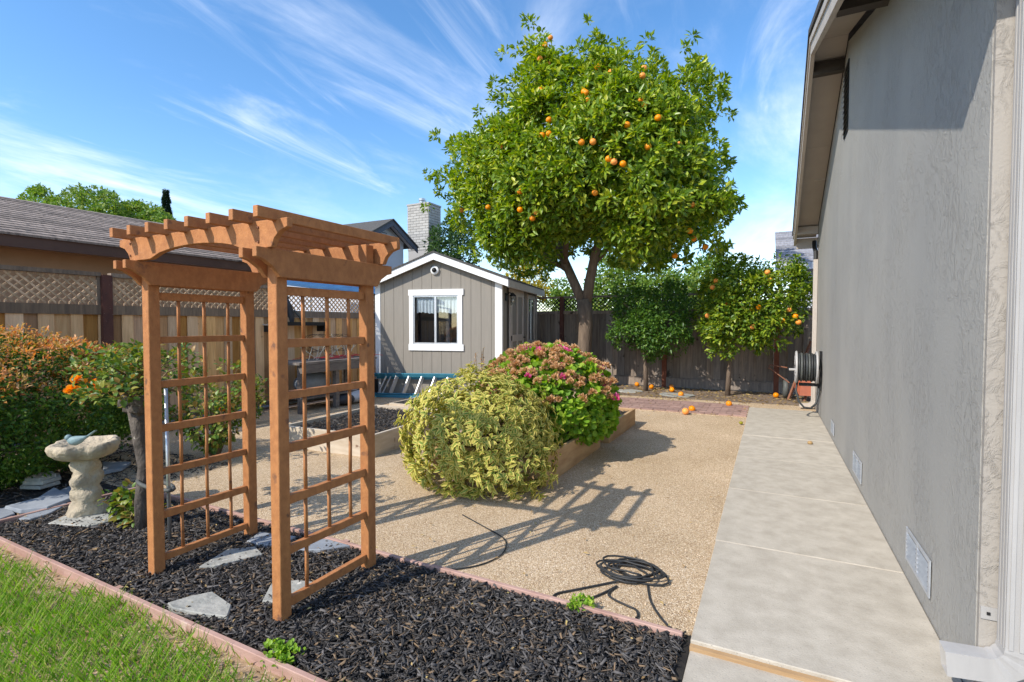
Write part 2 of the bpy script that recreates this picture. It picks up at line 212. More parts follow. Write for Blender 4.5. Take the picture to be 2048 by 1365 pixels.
# ------------------------------------------------------------------ builders
class MB:
    def __init__(s): s.v = []; s.f = []
    def add(s, vs, fs):
        o = len(s.v); s.v += [tuple(float(c) for c in p) for p in vs]; s.f += [tuple(i+o for i in f) for f in fs]; return s
    def box(s, a, b):
        x0, y0, z0 = a; x1, y1, z1 = b
        return s.add([(x0, y0, z0), (x1, y0, z0), (x1, y1, z0), (x0, y1, z0), (x0, y0, z1), (x1, y0, z1), (x1, y1, z1), (x0, y1, z1)],
                     [(0, 3, 2, 1), (4, 5, 6, 7), (0, 1, 5, 4), (1, 2, 6, 5), (2, 3, 7, 6), (3, 0, 4, 7)])
    def bar(s, p, q, wd, h, up=(0, 0, 1)):
        """rectangular bar from p to q, wd across, h along up"""
        p = Vector(p); q = Vector(q); d = (q-p).normalized(); u = Vector(up); sd = d.cross(u).normalized(); u = sd.cross(d)
        c = [sd*(i*wd/2)+u*(j*h/2) for i, j in ((-1, -1), (1, -1), (1, 1), (-1, 1))]
        return s.add([p+k for k in c]+[q+k for k in c], [(3, 2, 1, 0), (4, 5, 6, 7), (0, 1, 5, 4), (1, 2, 6, 5), (2, 3, 7, 6), (3, 0, 4, 7)])
    def tube(s, pts, rad, n=8, cap=True):
        pts = [Vector(p) for p in pts]; k = len(pts); rad = rad if hasattr(rad, '__len__') else [rad]*k
        t0 = (pts[1]-pts[0]).normalized(); a = t0.orthogonal().normalized(); V = []
        for i, p in enumerate(pts):
            t = (pts[min(i+1, k-1)]-pts[max(i-1, 0)]).normalized(); a = (a-t*a.dot(t)).normalized(); b = t.cross(a)
            V += [p+(a*math.cos(2*math.pi*j/n)+b*math.sin(2*math.pi*j/n))*rad[i] for j in range(n)]
        F = [(i*n+j, i*n+(j+1) % n, (i+1)*n+(j+1) % n, (i+1)*n+j) for i in range(k-1) for j in range(n)]
        if cap: F += [tuple(range(n-1, -1, -1)), tuple((k-1)*n+j for j in range(n))]
        return s.add(V, F)
    def prism(s, poly, ax, a, b):
        """extrude polygon (list of 2D) along axis ax from a to b; 2D axes are the other two in order"""
        def P(u, v, t): c = [u, v]; c.insert(ax, t); return c
        n = len(poly); V = [P(u, v, a) for u, v in poly]+[P(u, v, b) for u, v in poly]
        F = [tuple(range(n)), tuple(range(2*n-1, n-1, -1))]+[(i, (i+n), (i+1) % n+n, (i+1) % n) for i in range(n)]
        return s.add(V, F)
    def lathe(s, prof, c, n=24, jit=None):
        V = []; k = len(prof)
        for r, z in prof:
            for j in range(n):
                a = 2*math.pi*j/n; rr = r*(1+(jit(a, z) if jit else 0)); V.append((c[0]+rr*math.cos(a), c[1]+rr*math.sin(a), c[2]+z))
        F = [(i*n+j, i*n+(j+1) % n, (i+1)*n+(j+1) % n, (i+1)*n+j) for i in range(k-1) for j in range(n)]
        F += [tuple(range(n-1, -1, -1)), tuple((k-1)*n+j for j in range(n))]
        return s.add(V, F)
    def torus(s, c, R, r, ax=2, n=24, m=8, arc=2*math.pi):
        pts = []
        for i in range(n+1):
            a = arc*i/n; u = R*math.cos(a); v = R*math.sin(a); p = [u, v]; p.insert(ax, 0); pts.append([c[i2]+p[i2] for i2 in range(3)])
        return s.tube(pts, r, m)
    def ico(s, c, r, sub=1, sq=(1, 1, 1)):
        import bmesh
        bm = bmesh.new(); bmesh.ops.create_icosphere(bm, subdivisions=sub, radius=1)
        vs = [(c[0]+v.co.x*r*sq[0], c[1]+v.co.y*r*sq[1], c[2]+v.co.z*r*sq[2]) for v in bm.verts]; fs = [tuple(v.index for v in f.verts) for f in bm.faces]; bm.free()
        return s.add(vs, fs)
    def mesh(s, name, mat, off=(0, 0, 0), smooth=False):
        me = bpy.data.meshes.new(name); o = off; me.from_pydata([(a-o[0], b-o[1], c-o[2]) for a, b, c in s.v], [], s.f); me.materials.append(MATS[mat])
        if smooth: me.shade_smooth()
        me.update(); return me
    def build(s, name, mat, parent=None, smooth=False, local=False, bevel=0, loc=None):
        """local: the vertices already are in the parent's frame; otherwise they are yard coordinates"""
        if loc is not None: me = s.mesh(name, mat, loc, smooth)
        else: me = s.mesh(name, mat, (0, 0, 0) if (parent is None or local) else parent.location, smooth)
        o = bpy.data.objects.new(name, me); COL.objects.link(o)
        if parent is not None: o.parent = parent
        if loc is not None: o.location = Vector(loc)-(parent.location if (parent is not None and not local) else Vector((0, 0, 0)))
        if bevel:
            bv = o.modifiers.new('edge', 'BEVEL'); bv.width = bevel; bv.segments = 1; bv.limit_method = 'ANGLE'
        return o
def tag(o, label, cat, group=None, kind=None):
    if label: o['label'] = label
    if cat: o['category'] = cat
    if group: o['group'] = group
    if kind: o['kind'] = kind
    return o
def struct(o): o['kind'] = 'structure'; return o
def thing(name, loc, label, cat, group=None, rz=0):
    o = bpy.data.objects.new(name, None); COL.objects.link(o); o.location = loc; o.rotation_euler = (0, 0, rz); o.empty_display_size = .1
    return tag(o, label, cat, group)
def inst(me, name, parent, loc, rot=(0, 0, 0), scale=(1, 1, 1)):
    o = bpy.data.objects.new(name, me); COL.objects.link(o); o.parent = parent; o.location = loc; o.rotation_euler = rot; o.scale = scale; return o
def np_mesh(name, V, F, mat, attr=None, smooth=False):
    V = np.asarray(V, dtype=np.float32); F = np.asarray(F, dtype=np.int32); k = F.shape[1]
    me = bpy.data.meshes.new(name); me.vertices.add(len(V)); me.vertices.foreach_set('co', V.ravel())
    me.loops.add(F.size); me.loops.foreach_set('vertex_index', F.ravel()); me.polygons.add(len(F)); me.polygons.foreach_set('loop_start', np.arange(0, F.size, k, dtype=np.int32))
    me.update(calc_edges=True); me.validate(); me.materials.append(MATS[mat])
    if attr is not None:
        a = me.attributes.new('edge', 'FLOAT', 'POINT'); a.data.foreach_set('value', np.asarray(attr, dtype=np.float32))
    if smooth: me.shade_smooth()
    return me
def np_obj(name, V, F, mat, parent=None, attr=None, smooth=False):
    V = np.asarray(V)
    if parent is not None: V = V-np.array(parent.location)
    o = bpy.data.objects.new(name, np_mesh(name, V, F, mat, attr, smooth)); COL.objects.link(o)
    if parent is not None: o.parent = parent
    return o
TPL = {
 'diamond': ([(0, 0, 0), (.5, -.5, .09), (1, 0, -.06), (.5, .5, .09)], [(0, 1, 2), (0, 2, 3)]),
 'leaf': ([(0, 0, 0), (.35, -.5, .1), (.4, 0, 0), (.35, .5, .1), (.75, -.32, .04), (.78, 0, -.05), (.75, .32, .04), (1, 0, -.16)],
          [(0, 1, 2), (0, 2, 3), (1, 4, 5), (1, 5, 2), (2, 5, 6), (2, 6, 3), (4, 7, 5), (5, 7, 6)]),
 'round': ([(0, 0, 0), (.15, -.42, .1), (.15, .42, .1), (.5, -.55, .16), (.5, 0, 0), (.5, .55, .16), (.9, -.33, .12), (.9, .33, .12), (1, 0, .05)],
           [(0, 1, 4), (0, 4, 2), (1, 3, 4), (4, 5, 2), (3, 6, 4), (4, 7, 5), (6, 8, 4), (4, 8, 7)]),
 'blade': ([(0, -.5, 0), (0, .5, 0), (.45, -.4, .05), (.45, .4, .05), (1, 0, .3)], [(0, 1, 3), (0, 3, 2), (2, 3, 4)]),
}
EDGE = {'leaf': [.2, 1, 0, 1, 1, 0, 1, .8]}
def nrm(a): return a/np.maximum(np.linalg.norm(a, axis=-1, keepdims=True), 1e-9)
def leafset(P, A, Nn, L, Wd, tpl):
    T, F = TPL[tpl]; T = np.array(T); n = len(P); A = nrm(A); S = nrm(np.cross(Nn, A)); N2 = np.cross(A, S)
    L = np.broadcast_to(np.asarray(L, float), (n,)); Wd = np.broadcast_to(np.asarray(Wd, float), (n,))
    V = P[:, None]+A[:, None]*(T[None, :, 0:1]*L[:, None, None])+S[:, None]*(T[None, :, 1:2]*Wd[:, None, None])+N2[:, None]*(T[None, :, 2:3]*L[:, None, None])
    k = len(T); FF = (np.array(F)[None]+(np.arange(n)*k)[:, None, None]).reshape(-1, 3)
    return V.reshape(-1, 3), FF, (np.tile(EDGE[tpl], n) if tpl in EDGE else None)
def sph(n): return nrm(RNG.normal(size=(n, 3)))
def clump_leaves(C, R, OUT, per, L, Wd, tpl, up=.35, spread=.8, droop=.0):
    """leaves set around clump centres C (radius R), growing outward along OUT with scatter"""
    n = len(C)*per; c = np.repeat(C, per, 0); r = np.repeat(R, per); o = np.repeat(OUT, per, 0)
    d = nrm(o*.75+sph(n)*1.0); P = c+d*(r*(RNG.random(n)**.45))[:, None]
    A = nrm(d*.7+sph(n)*spread+np.array([0, 0, -droop])); Nn = nrm(o*.6+np.array([0, 0, up])+sph(n)*.55)
    s = .7+.6*RNG.random(n); return leafset(P, A, Nn, L*s, Wd*s, tpl)
def ell_clumps(c, rad, n, inner=.55, zmin=None):
    d = sph(n); k = inner+(1-inner)*RNG.random(n)**.5; P = np.array(c)+d*np.array(rad)*k[:, None]
    O = nrm(d/np.array(rad))
    if zmin is not None: m = P[:, 2] > zmin; P = P[m]; O = O[m]
    return P, O
def poly_dist(p, poly):
    """signed distance (positive inside) from 2-D points to polygon"""
    a = poly; b = np.roll(poly, -1, 0); d = np.full(len(p), 1e9); ins = np.zeros(len(p), bool)
    for (ax, ay), (bx, by) in zip(a, b):
        e = np.array([bx-ax, by-ay]); w = p-np.array([ax, ay]); t = np.clip((w@e)/max(e@e, 1e-12), 0, 1); d = np.minimum(d, np.linalg.norm(w-t[:, None]*e, axis=1))
        c = ((ay > p[:, 1]) != (by > p[:, 1])); x = ax+(p[:, 1]-ay)/((by-ay) if by != ay else 1e-9)*(bx-ax); ins ^= c & (p[:, 0] < x)
    return np.where(ins, d, -d)
def crown_clumps(px, Y, n, depth, inset=.12, front=1.0):
    """clump centres filling a rounded crown whose silhouette at distance Y is the outline px"""
    poly = np.array([gy(x, y, Y)[[0, 2]] for x, y in px]); lo = poly.min(0); hi = poly.max(0)
    q = lo+(hi-lo)*RNG.random((n*6, 2)); d = poly_dist(q, poly); m = d > inset; q = q[m]; d = d[m]; R = d.max()
    h = depth*np.sqrt(1-(1-np.minimum(d/R, 1))**2); s = np.where(RNG.random(len(q)) < .62, -1, 1); k = (.35+.65*RNG.random(len(q))**.4)
    # silhouettes widen with nearness: shrink toward the axis so that the outline holds
    y = Y+s*h*k; q = q[:n]; y = y[:n]; c = poly.mean(0); f = (y/Y)[:, None]
    cam2 = np.array([0, CAM_H]); qq = cam2+(q-cam2)*np.minimum(f, 1.02); P = np.stack([qq[:, 0], y, qq[:, 1]], 1)
    cen = np.array([c[0], Y, c[1]-.6]); O = nrm((P-cen)/np.array([hi[0]-lo[0], depth*2, hi[1]-lo[1]])); return P, O
# ------------------------------------------------------------------ ground
YL, YE, XB = 1.45, 2.46, -4.95      # lawn edge, gravel edge, left end of the mulch bed
WX0, WX1 = -.3, .7                  # walkway
struct(MB().add([(-400, -60, -.03), (400, -60, -.03), (400, 900, -.03), (-400, 900, -.03)], [(0, 1, 2, 3)]).build('ground', 'dirt'))
struct(MB().box((-7.5, 2.46, -.02), (-.3, 10.4, 0)).build('gravel_yard', 'gravel'))
struct(MB().box((-7.55, 10.4, -.02), (.7, 12.2, .004)).build('litter_bed', 'dirt'))
struct(MB().box((-7.5, -2, -.02), (-1.0, YL, -.004)).build('lawn_ground', 'lawn_soil'))
struct(MB().box((-7.5, YL, -.02), (-.302, YE, .004)).build('mulch_ground', 'mulch_soil'))
struct(MB().box((-1.0, -2, -.02), (-.302, YL, .004)).build('mulch_strip', 'mulch_soil'))
wk = struct(bpy.data.objects.new('walkway', None)); COL.objects.link(wk); wk['kind'] = 'structure'
ys = [-1.2, .55, 2.36, 3.55, 4.75, 5.95, 7.15, 8.35, 9.6]
for i in range(len(ys)-1):
    zt = .012 if ys[i] < 2.3 else .045
    o = MB().box((WX0+random.uniform(-.004, .004), ys[i]+.003, -.06), (WX1-.004, ys[i+1]-.003, zt+random.uniform(-.002, .002))).build('slab', 'concrete', wk, bevel=.004)
MB().box((WX0, 2.335, -.06), (WX1-.004, 2.362, .028)).build('expansion_board', 'bed_wood', wk)
struct(MB().box((WX0, 9.6, -.03), (WX1, 10.4, .006)).build('sandy_patch', 'gravel'))
# stones and chips
n = 9000; P = np.stack([-.3-6.9*RNG.random(n)**1.3, 2.5+6*RNG.random(n)**1.6, np.zeros(n)], 1)
oc = np.array([(1, 0, 0), (-1, 0, 0), (0, 1, 0), (0, -1, 0), (0, 0, .7), (0, 0, -.5)]); of = np.array([(0, 2, 4), (2, 1, 4), (1, 3, 4), (3, 0, 4), (2, 0, 5), (1, 2, 5), (3, 1, 5), (0, 3, 5)])
s = .0025+.0055*RNG.random(n)**3; V = (P[:, None]+oc[None]*s[:, None, None]*(.7+.6*RNG.random((n, 6, 1)))); Fc = (of[None]+(np.arange(n)*6)[:, None, None]).reshape(-1, 3)
tag(np_obj('loose_gravel', V.reshape(-1, 3), Fc, 'pebble'), 'loose tan granite grit scattered over the gravel yard', 'gravel', kind='stuff')
def chips(n, x0, x1, y0, y1, z0, z1, Lr=(.01, .058), seed=0):
    P = np.stack([x0+(x1-x0)*RNG.random(n), y0+(y1-y0)*RNG.random(n), z0+(z1-z0)*RNG.random(n)], 1)
    a = RNG.random(n)*2*np.pi; A = np.stack([np.cos(a), np.sin(a), RNG.normal(0, .34, n)], 1); Nn = nrm(np.array([0, 0, 1])+RNG.normal(0, .5, (n, 3)))
    L = Lr[0]+(Lr[1]-Lr[0])*RNG.random(n)**1.6; W = np.minimum(L*(.07+.26*RNG.random(n)**1.5), .011); T = np.array([(i, j, k) for i in (-.5, .5) for j in (-.5, .5) for k in (-.5, .5)])
    A = nrm(A); S = nrm(np.cross(Nn, A)); N2 = np.cross(A, S); jj = (.75+.5*RNG.random((n, 8, 1)))
    V = P[:, None]+jj*(A[:, None]*T[None, :, 0:1]*L[:, None, None]+S[:, None]*T[None, :, 1:2]*W[:, None, None])+N2[:, None]*T[None, :, 2:3]*(W*.35)[:, None, None]
    F = np.array([(0, 1, 3, 2), (4, 6, 7, 5), (0, 4, 5, 1), (2, 3, 7, 6), (0, 2, 6, 4), (1, 5, 7, 3)]); return V.reshape(-1, 3), (F[None]+(np.arange(n)*8)[:, None, None]).reshape(-1, 4)
V, F = chips(50000, XB+.05, -.34, YL+.03, YE-.03, .006, .03)
V2, F2 = chips(4500, -7.0, XB, 1.3, 3.4, .006, .022); V3, F3 = chips(2500, -1.3, -.34, .9, YL+.03, .006, .03)
tag(np_obj('bark_mulch', np.concatenate([V, V2, V3]), np.concatenate([F, F2+len(V), F3+len(V)+len(V2)]), 'chips'), 'black shredded bark mulch covering the bed under the arbour', 'mulch', kind='stuff')
def litter(n, x0, x1, y0, y1, L, mat='litter', z=.012):
    P = np.stack([x0+(x1-x0)*RNG.random(n), y0+(y1-y0)*RNG.random(n), np.full(n, z)+.01*RNG.random(n)], 1); a = RNG.random(n)*6.28
    return leafset(P, np.stack([np.cos(a), np.sin(a), RNG.normal(0, .2, n)], 1), nrm(np.array([0, 0, 1])+RNG.normal(0, .35, (n, 3))), L*(.6+.8*RNG.random(n)), L*.45, 'diamond')[:2]
V, F = litter(900, -4.5, .6, 10.3, 12.1, .07); V2, F2 = litter(160, -3, -.3, 8.6, 10.3, .06); V3, F3 = litter(240, -5, -.32, 2.6, 8.6, .03); V4, F4 = litter(260, -4.9, -.4, 1.3, 2.5, .022, z=.03); V5, F5 = litter(500, -5.2, -1.7, 1.15, 1.42, .03, z=0)
Vs = [V, V2, V3, V4, V5]; Fs = [F, F2, F3, F4, F5]; o_ = 0; FF = []
for a, b in zip(Vs, Fs): FF.append(b+o_); o_ += len(a)
tag(np_obj('leaf_litter', np.concatenate(Vs), np.concatenate(FF), 'litter'), 'dry brown and yellow leaf litter lying under the citrus trees and along the beds', 'leaf litter', kind='stuff')
n = 46000; P = np.stack([-6.2+5.1*RNG.random(n), .1+1.33*RNG.random(n), np.zeros(n)-.004], 1)
pn = np.sin(P[:, 0]*3.1+1)*np.sin(P[:, 1]*5.3+P[:, 0])+.6*np.sin(P[:, 0]*7.7)*np.cos(P[:, 1]*9.1)
edge_bare = np.clip((YL-P[:, 1]-.04)/.3, 0, 1)*np.where(P[:, 0] < -2.3, 1, 2.2); keep = RNG.random(n) < np.clip(.15+edge_bare*1.1+pn*.35, .05, 1); P = P[keep]; n = len(P)
a = RNG.random(n)*6.28; ln = nrm(np.stack([np.cos(a)*.55, np.sin(a)*.55, np.ones(n)], 1)); L = .03+.075*RNG.random(n)**1.4
V, F, _ = leafset(P, ln, np.stack([-np.sin(a), np.cos(a), np.zeros(n)+.2], 1), L, .0055, 'blade')
tag(np_obj('lawn_grass', V, F, 'grass'), 'green lawn grass with sparse dry patches beside the timber edging', 'grass', kind='stuff')
# brick strip
bk = struct(bpy.data.objects.new('brick_path', None)); COL.objects.link(bk); bk['kind'] = 'structure'
struct(MB().box((-3.5, 8.72, -.03), (-.3, 9.92, .008)).build('brick_bedding', 'gravel'))
bme = MB().box((-.098, -.047, -.02), (.098, .047, .02)).mesh('brick', 'brick')
for r in range(12):
    for c in range(15):
        x = -.42-.205*c-(.1 if r % 2 else 0); y = 8.79+.1*r
        if x-.1 < -3.45 or (c == 14 and r % 3 == 0): continue
        inst(bme, 'brick', bk, (x+random.uniform(-.003, .003), y+random.uniform(-.003, .003), .008+random.uniform(-.004, .004)), (random.uniform(-.02, .02), 0, random.uniform(-.03, .03)))
# ------------------------------------------------------------------ edging boards
def edging(p, q, label, z=.042):
    e = thing('edging_board', (*p, 0), label, 'edging'); p = np.array(p); q = np.array(q); k = 3
    for i in range(k):
        a = p+(q-p)*i/k; b = p+(q-p)*(i+1)/k; MB().bar((*a, z/2-.01), (*b, z/2-.01+random.uniform(-.006, .006)), .026, z+.02).build('board', 'edging', e, bevel=.003)
    d = (q-p)/np.linalg.norm(q-p)
    for t in (.12, .5, .88):
        c = p+(q-p)*t+np.array([-d[1], d[0]])*.029; MB().box((c[0]-.02, c[1]-.014, -.02), (c[0]+.02, c[1]+.014, z-.008)).build('stake', 'edging', e)
edging((-5.3, YL+.02), (-.95, YL-.03), 'pinkish timber edging between lawn and black mulch')
edging((-4.6, YE+.02), (-.34, YE-.05), 'pinkish timber edging between black mulch and tan gravel')
edging((XB, 1.55), (XB+.05, YE+.02), 'short pinkish timber edging beside the bird bath')
# ------------------------------------------------------------------ house on the right
hs = thing('house', (.7, 6.3, 0), 'grey stucco house gable wall with beige rake boards along the walkway', 'house')
WN, WF, RY, RZ = 2.46, 10.15, 6.6, 4.42
zb_ = lambda y: RZ-(.335 if y < RY else .385)*abs(y-RY)
MB().prism([(WN, -.05), (WF, -.05), (WF, zb_(WF)+.06), (RY, zb_(RY)+.06), (WN, zb_(WN)+.06)], 0, .7, .85).build('wall', 'stucco_grey', hs)
MB().box((.703, WN-.022, -.05), (5.2, WN-.001, zb_(WN)-.02)).build('front_wall', 'stucco_beige', hs)
NE, FE = 2.07, 10.62
rf = MB().prism([(NE-.05, zb_(NE)+.19), (RY, RZ+.215), (FE+.05, zb_(FE)+.19), (FE+.05, zb_(FE)+.245), (RY, RZ+.275), (NE-.05, zb_(NE)+.245)], 0, .325, 5.2).build('roof', 'shingle_dark', hs)
for a, b in ((NE, RY), (RY, FE)):
    MB().prism([(a, zb_(a)), (b, zb_(b)), (b, zb_(b)+.188), (a, zb_(a)+.188)], 0, .352, .392).build('barge_board', 'trim_beige', hs)
    MB().prism([(a, zb_(a)+.12), (b, zb_(b)+.12), (b, zb_(b)+.187), (a, zb_(a)+.187)], 0, .338, .3515).build('barge_trim', 'trim_beige', hs)
for y0, y1 in ((NE, 4.6), (4.605, RY), (RY+.003, 8.3), (8.305, FE)):
    MB().prism([(y0, zb_(y0)+.14), (y1, zb_(y1)+.14), (y1, zb_(y1)+.165), (y0, zb_(y0)+.165)], 0, .393, .7).build('soffit_panel', 'soffit', hs)
for y in (4.4, 6.9, 10.25):
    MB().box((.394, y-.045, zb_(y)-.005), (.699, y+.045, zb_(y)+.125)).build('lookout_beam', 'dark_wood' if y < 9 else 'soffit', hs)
MB().box((.394, FE-.06, zb_(FE)-.06), (.74, FE-.02, zb_(FE)+.12)).build('eave_fascia', 'soffit', hs)
MB().box((.393, NE, zb_(NE)+.1), (5.2, WN-.023, zb_(NE)+.13)).build('eave_soffit', 'soffit', hs); MB().box((.393, NE-.03, zb_(NE)+.0), (5.2, NE-.001, zb_(NE)+.16)).build('eave_fascia', 'trim_beige', hs)
gv = MB().box((.688, 6.46, 3.5), (.6995, 6.78, 4.24)).build('gable_vent', 'black', hs)
for k in range(12):
    z = 3.53+k*.058; MB().add([(.672, 6.47, z), (.672, 6.77, z), (.694, 6.77, z+.035), (.694, 6.47, z+.035)], [(0, 1, 2, 3)]).build('louver', 'stucco_grey', hs)
for y0, y1, z0, z1 in ((7.16, 7.46, .13, .26), (5.1, 5.55, .13, .29), (3.04, 3.49, .16, .32)):
    v = MB().box((.695, y0, z0), (.6995, y1, z1)).build('foundation_vent', 'black', hs)
    for a, b, c_, d_ in ((y0-.012, y0+.012, z0-.01, z1+.01), (y1-.012, y1+.012, z0-.01, z1+.01), ((y0+y1)/2-.01, (y0+y1)/2+.01, z0, z1), (y0+.0125, y1-.0125, z0-.01, z0+.008), (y0+.0125, y1-.0125, z1-.008, z1+.01)): MB().box((.688 if b-a < .1 else .6885, a, c_), (.6945, b, d_)).build('vent_frame', 'vent_metal', hs)
    for k in range(6):
        z = z0+.012+k*(z1-z0-.02)/6
        for a, b in ((y0+.015, (y0+y1)/2-.012), ((y0+y1)/2+.012, y1-.015)):
            MB().add([(.686, a, z), (.686, b, z), (.694, b, z+.011), (.694, a, z+.011)], [(0, 1, 2, 3)]).build('vent_slat', 'vent_metal', hs)
    v['label'] = 'galvanised metal vent grille low in the stucco'
lp = MB().prism([(9.0, 3.62), (9.22, 3.62), (9.2, 3.78), (9.02, 3.78)], 0, .56, .699).build('flood_lamp', 'trim_beige', hs)
# downspouts
def downspout(x0, x1, y0, y1, ztop, label, elbow_dir, mat='white_metal', zb=.17):
    d = MB().box((x0, y0, zb-.01), (x1, y1, ztop)).build('downspout', mat, hs); d['label'] = label
    xm = (x0+x1)/2; ym = (y0+y1)/2
    for k in range(3):
        yy = y0+(y1-y0)*(k+.5)/3; MB().box((x0-.003, yy-.006, zb), (x0-.0005, yy+.006, ztop)).build('ridge', mat, hs)
        xx = x0+(x1-x0)*(k+.5)/3; MB().box((xx-.006, y0-.004, zb), (xx+.006, y0-.0005, ztop)).build('ridge', mat, hs)
    e = MB(); pts = []
    for k in range(7):
        a = k/6*math.pi/2*.88; pts.append((xm+elbow_dir*(.09*(1-math.cos(a))), ym, zb-.09*math.sin(a)))
    pts.append((pts[-1][0]+elbow_dir*.13, ym, pts[-1][2]-.012))
    hw = (x1-x0)/2; hh = (y1-y0)/2; prev = None; V = []; 
    for i, p in enumerate(pts):
        q = pts[min(i+1, len(pts)-1)]; r = pts[max(i-1, 0)]; t = Vector((q[0]-r[0], 0, q[2]-r[2])).normalized(); nn = Vector((t.z, 0, -t.x))
        f = 1.0+(.05 if i % 2 else 0)
        V += [Vector(p)+nn*hw*f*s1+Vector((0, hh*f*s2, 0)) for s1, s2 in ((-1, -1), (1, -1), (1, 1), (-1, 1))]
    F = [(i*4+j, i*4+(j+1) % 4, (i+1)*4+(j+1) % 4, (i+1)*4+j) for i in range(len(pts)-1) for j in range(4)]
    e.add(V, F).build('elbow', mat, hs)
    return d
DX = float(gy(2032, 650, WN-.11)[0]); downspout(DX, DX+.085, WN-.105, WN-.03, 2.78, 'white ribbed downspout at the near house corner', -1, zb=.31)
sp = MB().box((.706, WN-.028, .37), (DX+.09, WN-.0225, .415)).build('strap', 'white_metal', hs); MB().box((.722, WN-.032, .388), (.732, WN-.0285, .398)).build('screw', 'black', hs)
downspout(.635, .695, 10.02, 10.1, 2.55, 'beige downspout at the far house corner', -1, 'trim_beige')
MB().tube([(.665, 10.06, 2.55), (.665, 10.09, 2.68), (.66, 10.3, 2.78), (.66, 10.4, 2.9)], .035, 8).build('downspout_neck', 'black', hs)
# ------------------------------------------------------------------ hose reel on the wall
hr = thing('hose_reel', (.7, 9.0, .45), 'white hose reel with coiled dark garden hose mounted on the grey wall', 'hose reel')
for x in (.36, .63):
    MB().torus((x, 9.0, .80), .235, .016, 0, 28, 8).build('reel_rim', 'white_metal', hr, True)
    sp = MB()
    for k in range(4): a = k*math.pi/4; sp.bar((x, 9-.23*math.cos(a), .8-.23*math.sin(a)), (x, 9+.23*math.cos(a), .8+.23*math.sin(a)), .012, .03, (1, 0, 0))
    sp.build('reel_spokes', 'white_metal', hr)
for k in range(7):
    x = .395+k*.034; MB().torus((x, 9.0, .80), .195+.012*(k % 2), .0165, 0, 26, 7).build('hose_turn', ['hose_dark', 'grey_rubber', 'black_rubber'][k % 3], hr, True)
for k in range(6):
    x = .41+k*.034; MB().torus((x, 9.0, .80), .165, .0165, 0, 22, 7).build('hose_turn', ['grey_rubber', 'hose_dark'][k % 2], hr, True)
MB().tube([(.34, 9, .8), (.70, 9, .8)], .03, 10).build('axle', 'black', hr)
MB().box((.40, 8.975, .515), (.699, 9.035, .56)).build('bracket_arm', 'black', hr); MB().box((.672, 8.93, .46), (.699, 9.08, 1.05)).build('wall_bracket', 'black', hr)
MB().tube([(.34, 8.86, .77), (.26, 8.86, .77)], .018, 8).build('crank_handle', 'white_metal', hr)
pts = [(.385, 9.02, .62), (.36, 8.95, .45), (.40, 8.9, .28), (.47, 8.88, .2), (.56, 8.9, .19), (.63, 8.95, .26), (.67, 9.0, .42), (.66, 9.02, .52)]
MB().tube(pts, .015, 8).build('hose_loop', 'hose_dark', hr, True)
# ------------------------------------------------------------------ wheelbarrow beyond the corner
wb = thing('wheelbarrow', (.5, 11.5, 0), 'rusty wheelbarrow tipped up on its nose against the back fence', 'wheelbarrow')
whl = MB().torus((.28, 11.35, .2), .15, .05, 0, 24, 10).build('wheel', 'grey_rubber', wb, True); rim = MB().lathe([(.10, -.02), (.11, 0), (.10, .02)], (0, 0, 0), 18).build('rim', 'rust', whl, local=True); rim.rotation_euler = (0, math.pi/2, 0); rim.location = Vector((.28, 11.35, .2))-wb.location
for dx_ in (0, .3): MB().bar((.32+dx_*.9, 11.1, .0), (.72+dx_*.6, 11.72, 1.12), .035, .05).build('handle', 'rust', wb)
MB().tube([(.30, 11.2, .62), (.0, 11.35, .66), (-.02, 11.35, .60), (.34, 11.2, .33)], .012, 6).build('leg_brace', 'rust', wb)
MB().add([(.42, 11.25, .25), (.85, 11.25, .25), (.85, 11.75, .85), (.55, 11.75, .85), (.5, 11.0, .12), (.85, 11.0, .12), (.9, 11.15, .85), (.6, 11.15, .85)], [(0, 1, 2, 3), (0, 4, 5, 1), (3, 2, 6, 7), (4, 7, 6, 5), (0, 3, 7, 4)]).build('tray', 'tray_red', wb)
# ------------------------------------------------------------------ fences
def slat_clip(y0, y1, z0, z1, c, sgn, w2):
    """a 45-degree strip whose centre line is z = z0 + sgn*(y-c), clipped to the panel"""
    pts = []
    ya, yb = (c, c+(z1-z0)) if sgn > 0 else (c-(z1-z0), c)
    a, b = max(ya, y0), min(yb, y1)
    if b-a < .02: return None
    za, zb = z0+sgn*(a-c), z0+sgn*(b-c); k = w2*.7071
    return [(a-k*sgn*0, za-w2), (b, zb-w2), (b, zb+w2), (a, za+w2)], (a, b)
def lattice(parent, axis, fixed, a0, a1, z0, z1, pitch, w2, mat, name='lattice_slat', thick=.006):
    for li, sgn in enumerate((1, -1)):
        c = a0-(z1-z0) if sgn > 0 else a0
        while c < a1+(z1-z0):
            r = slat_clip(a0, a1, z0, z1, c, sgn, w2)
            if r:
                pl = [(p, min(max(q, z0), z1)) for p, q in r[0]]; off = li*(thick+.001)
                if axis == 'y': MB().prism(pl, 0, fixed+off, fixed+off+thick).build(name, mat, parent)
                else: MB().prism(pl, 1, fixed+off, fixed+off+thick).build(name, mat, parent)
            c += pitch
LFX = -7.6
lf = thing('left_fence', (LFX, 4, 0), 'cedar board fence with diagonal lattice top and dark red posts', 'fence')
posts = [-1.6, .95, 3.5, 6.05, 8.6]
for y in posts: MB().box((LFX-.02, y-.055, 0), (LFX+.09, y+.055, 2.08)).build('post', 'post_red', lf)
bw = .145
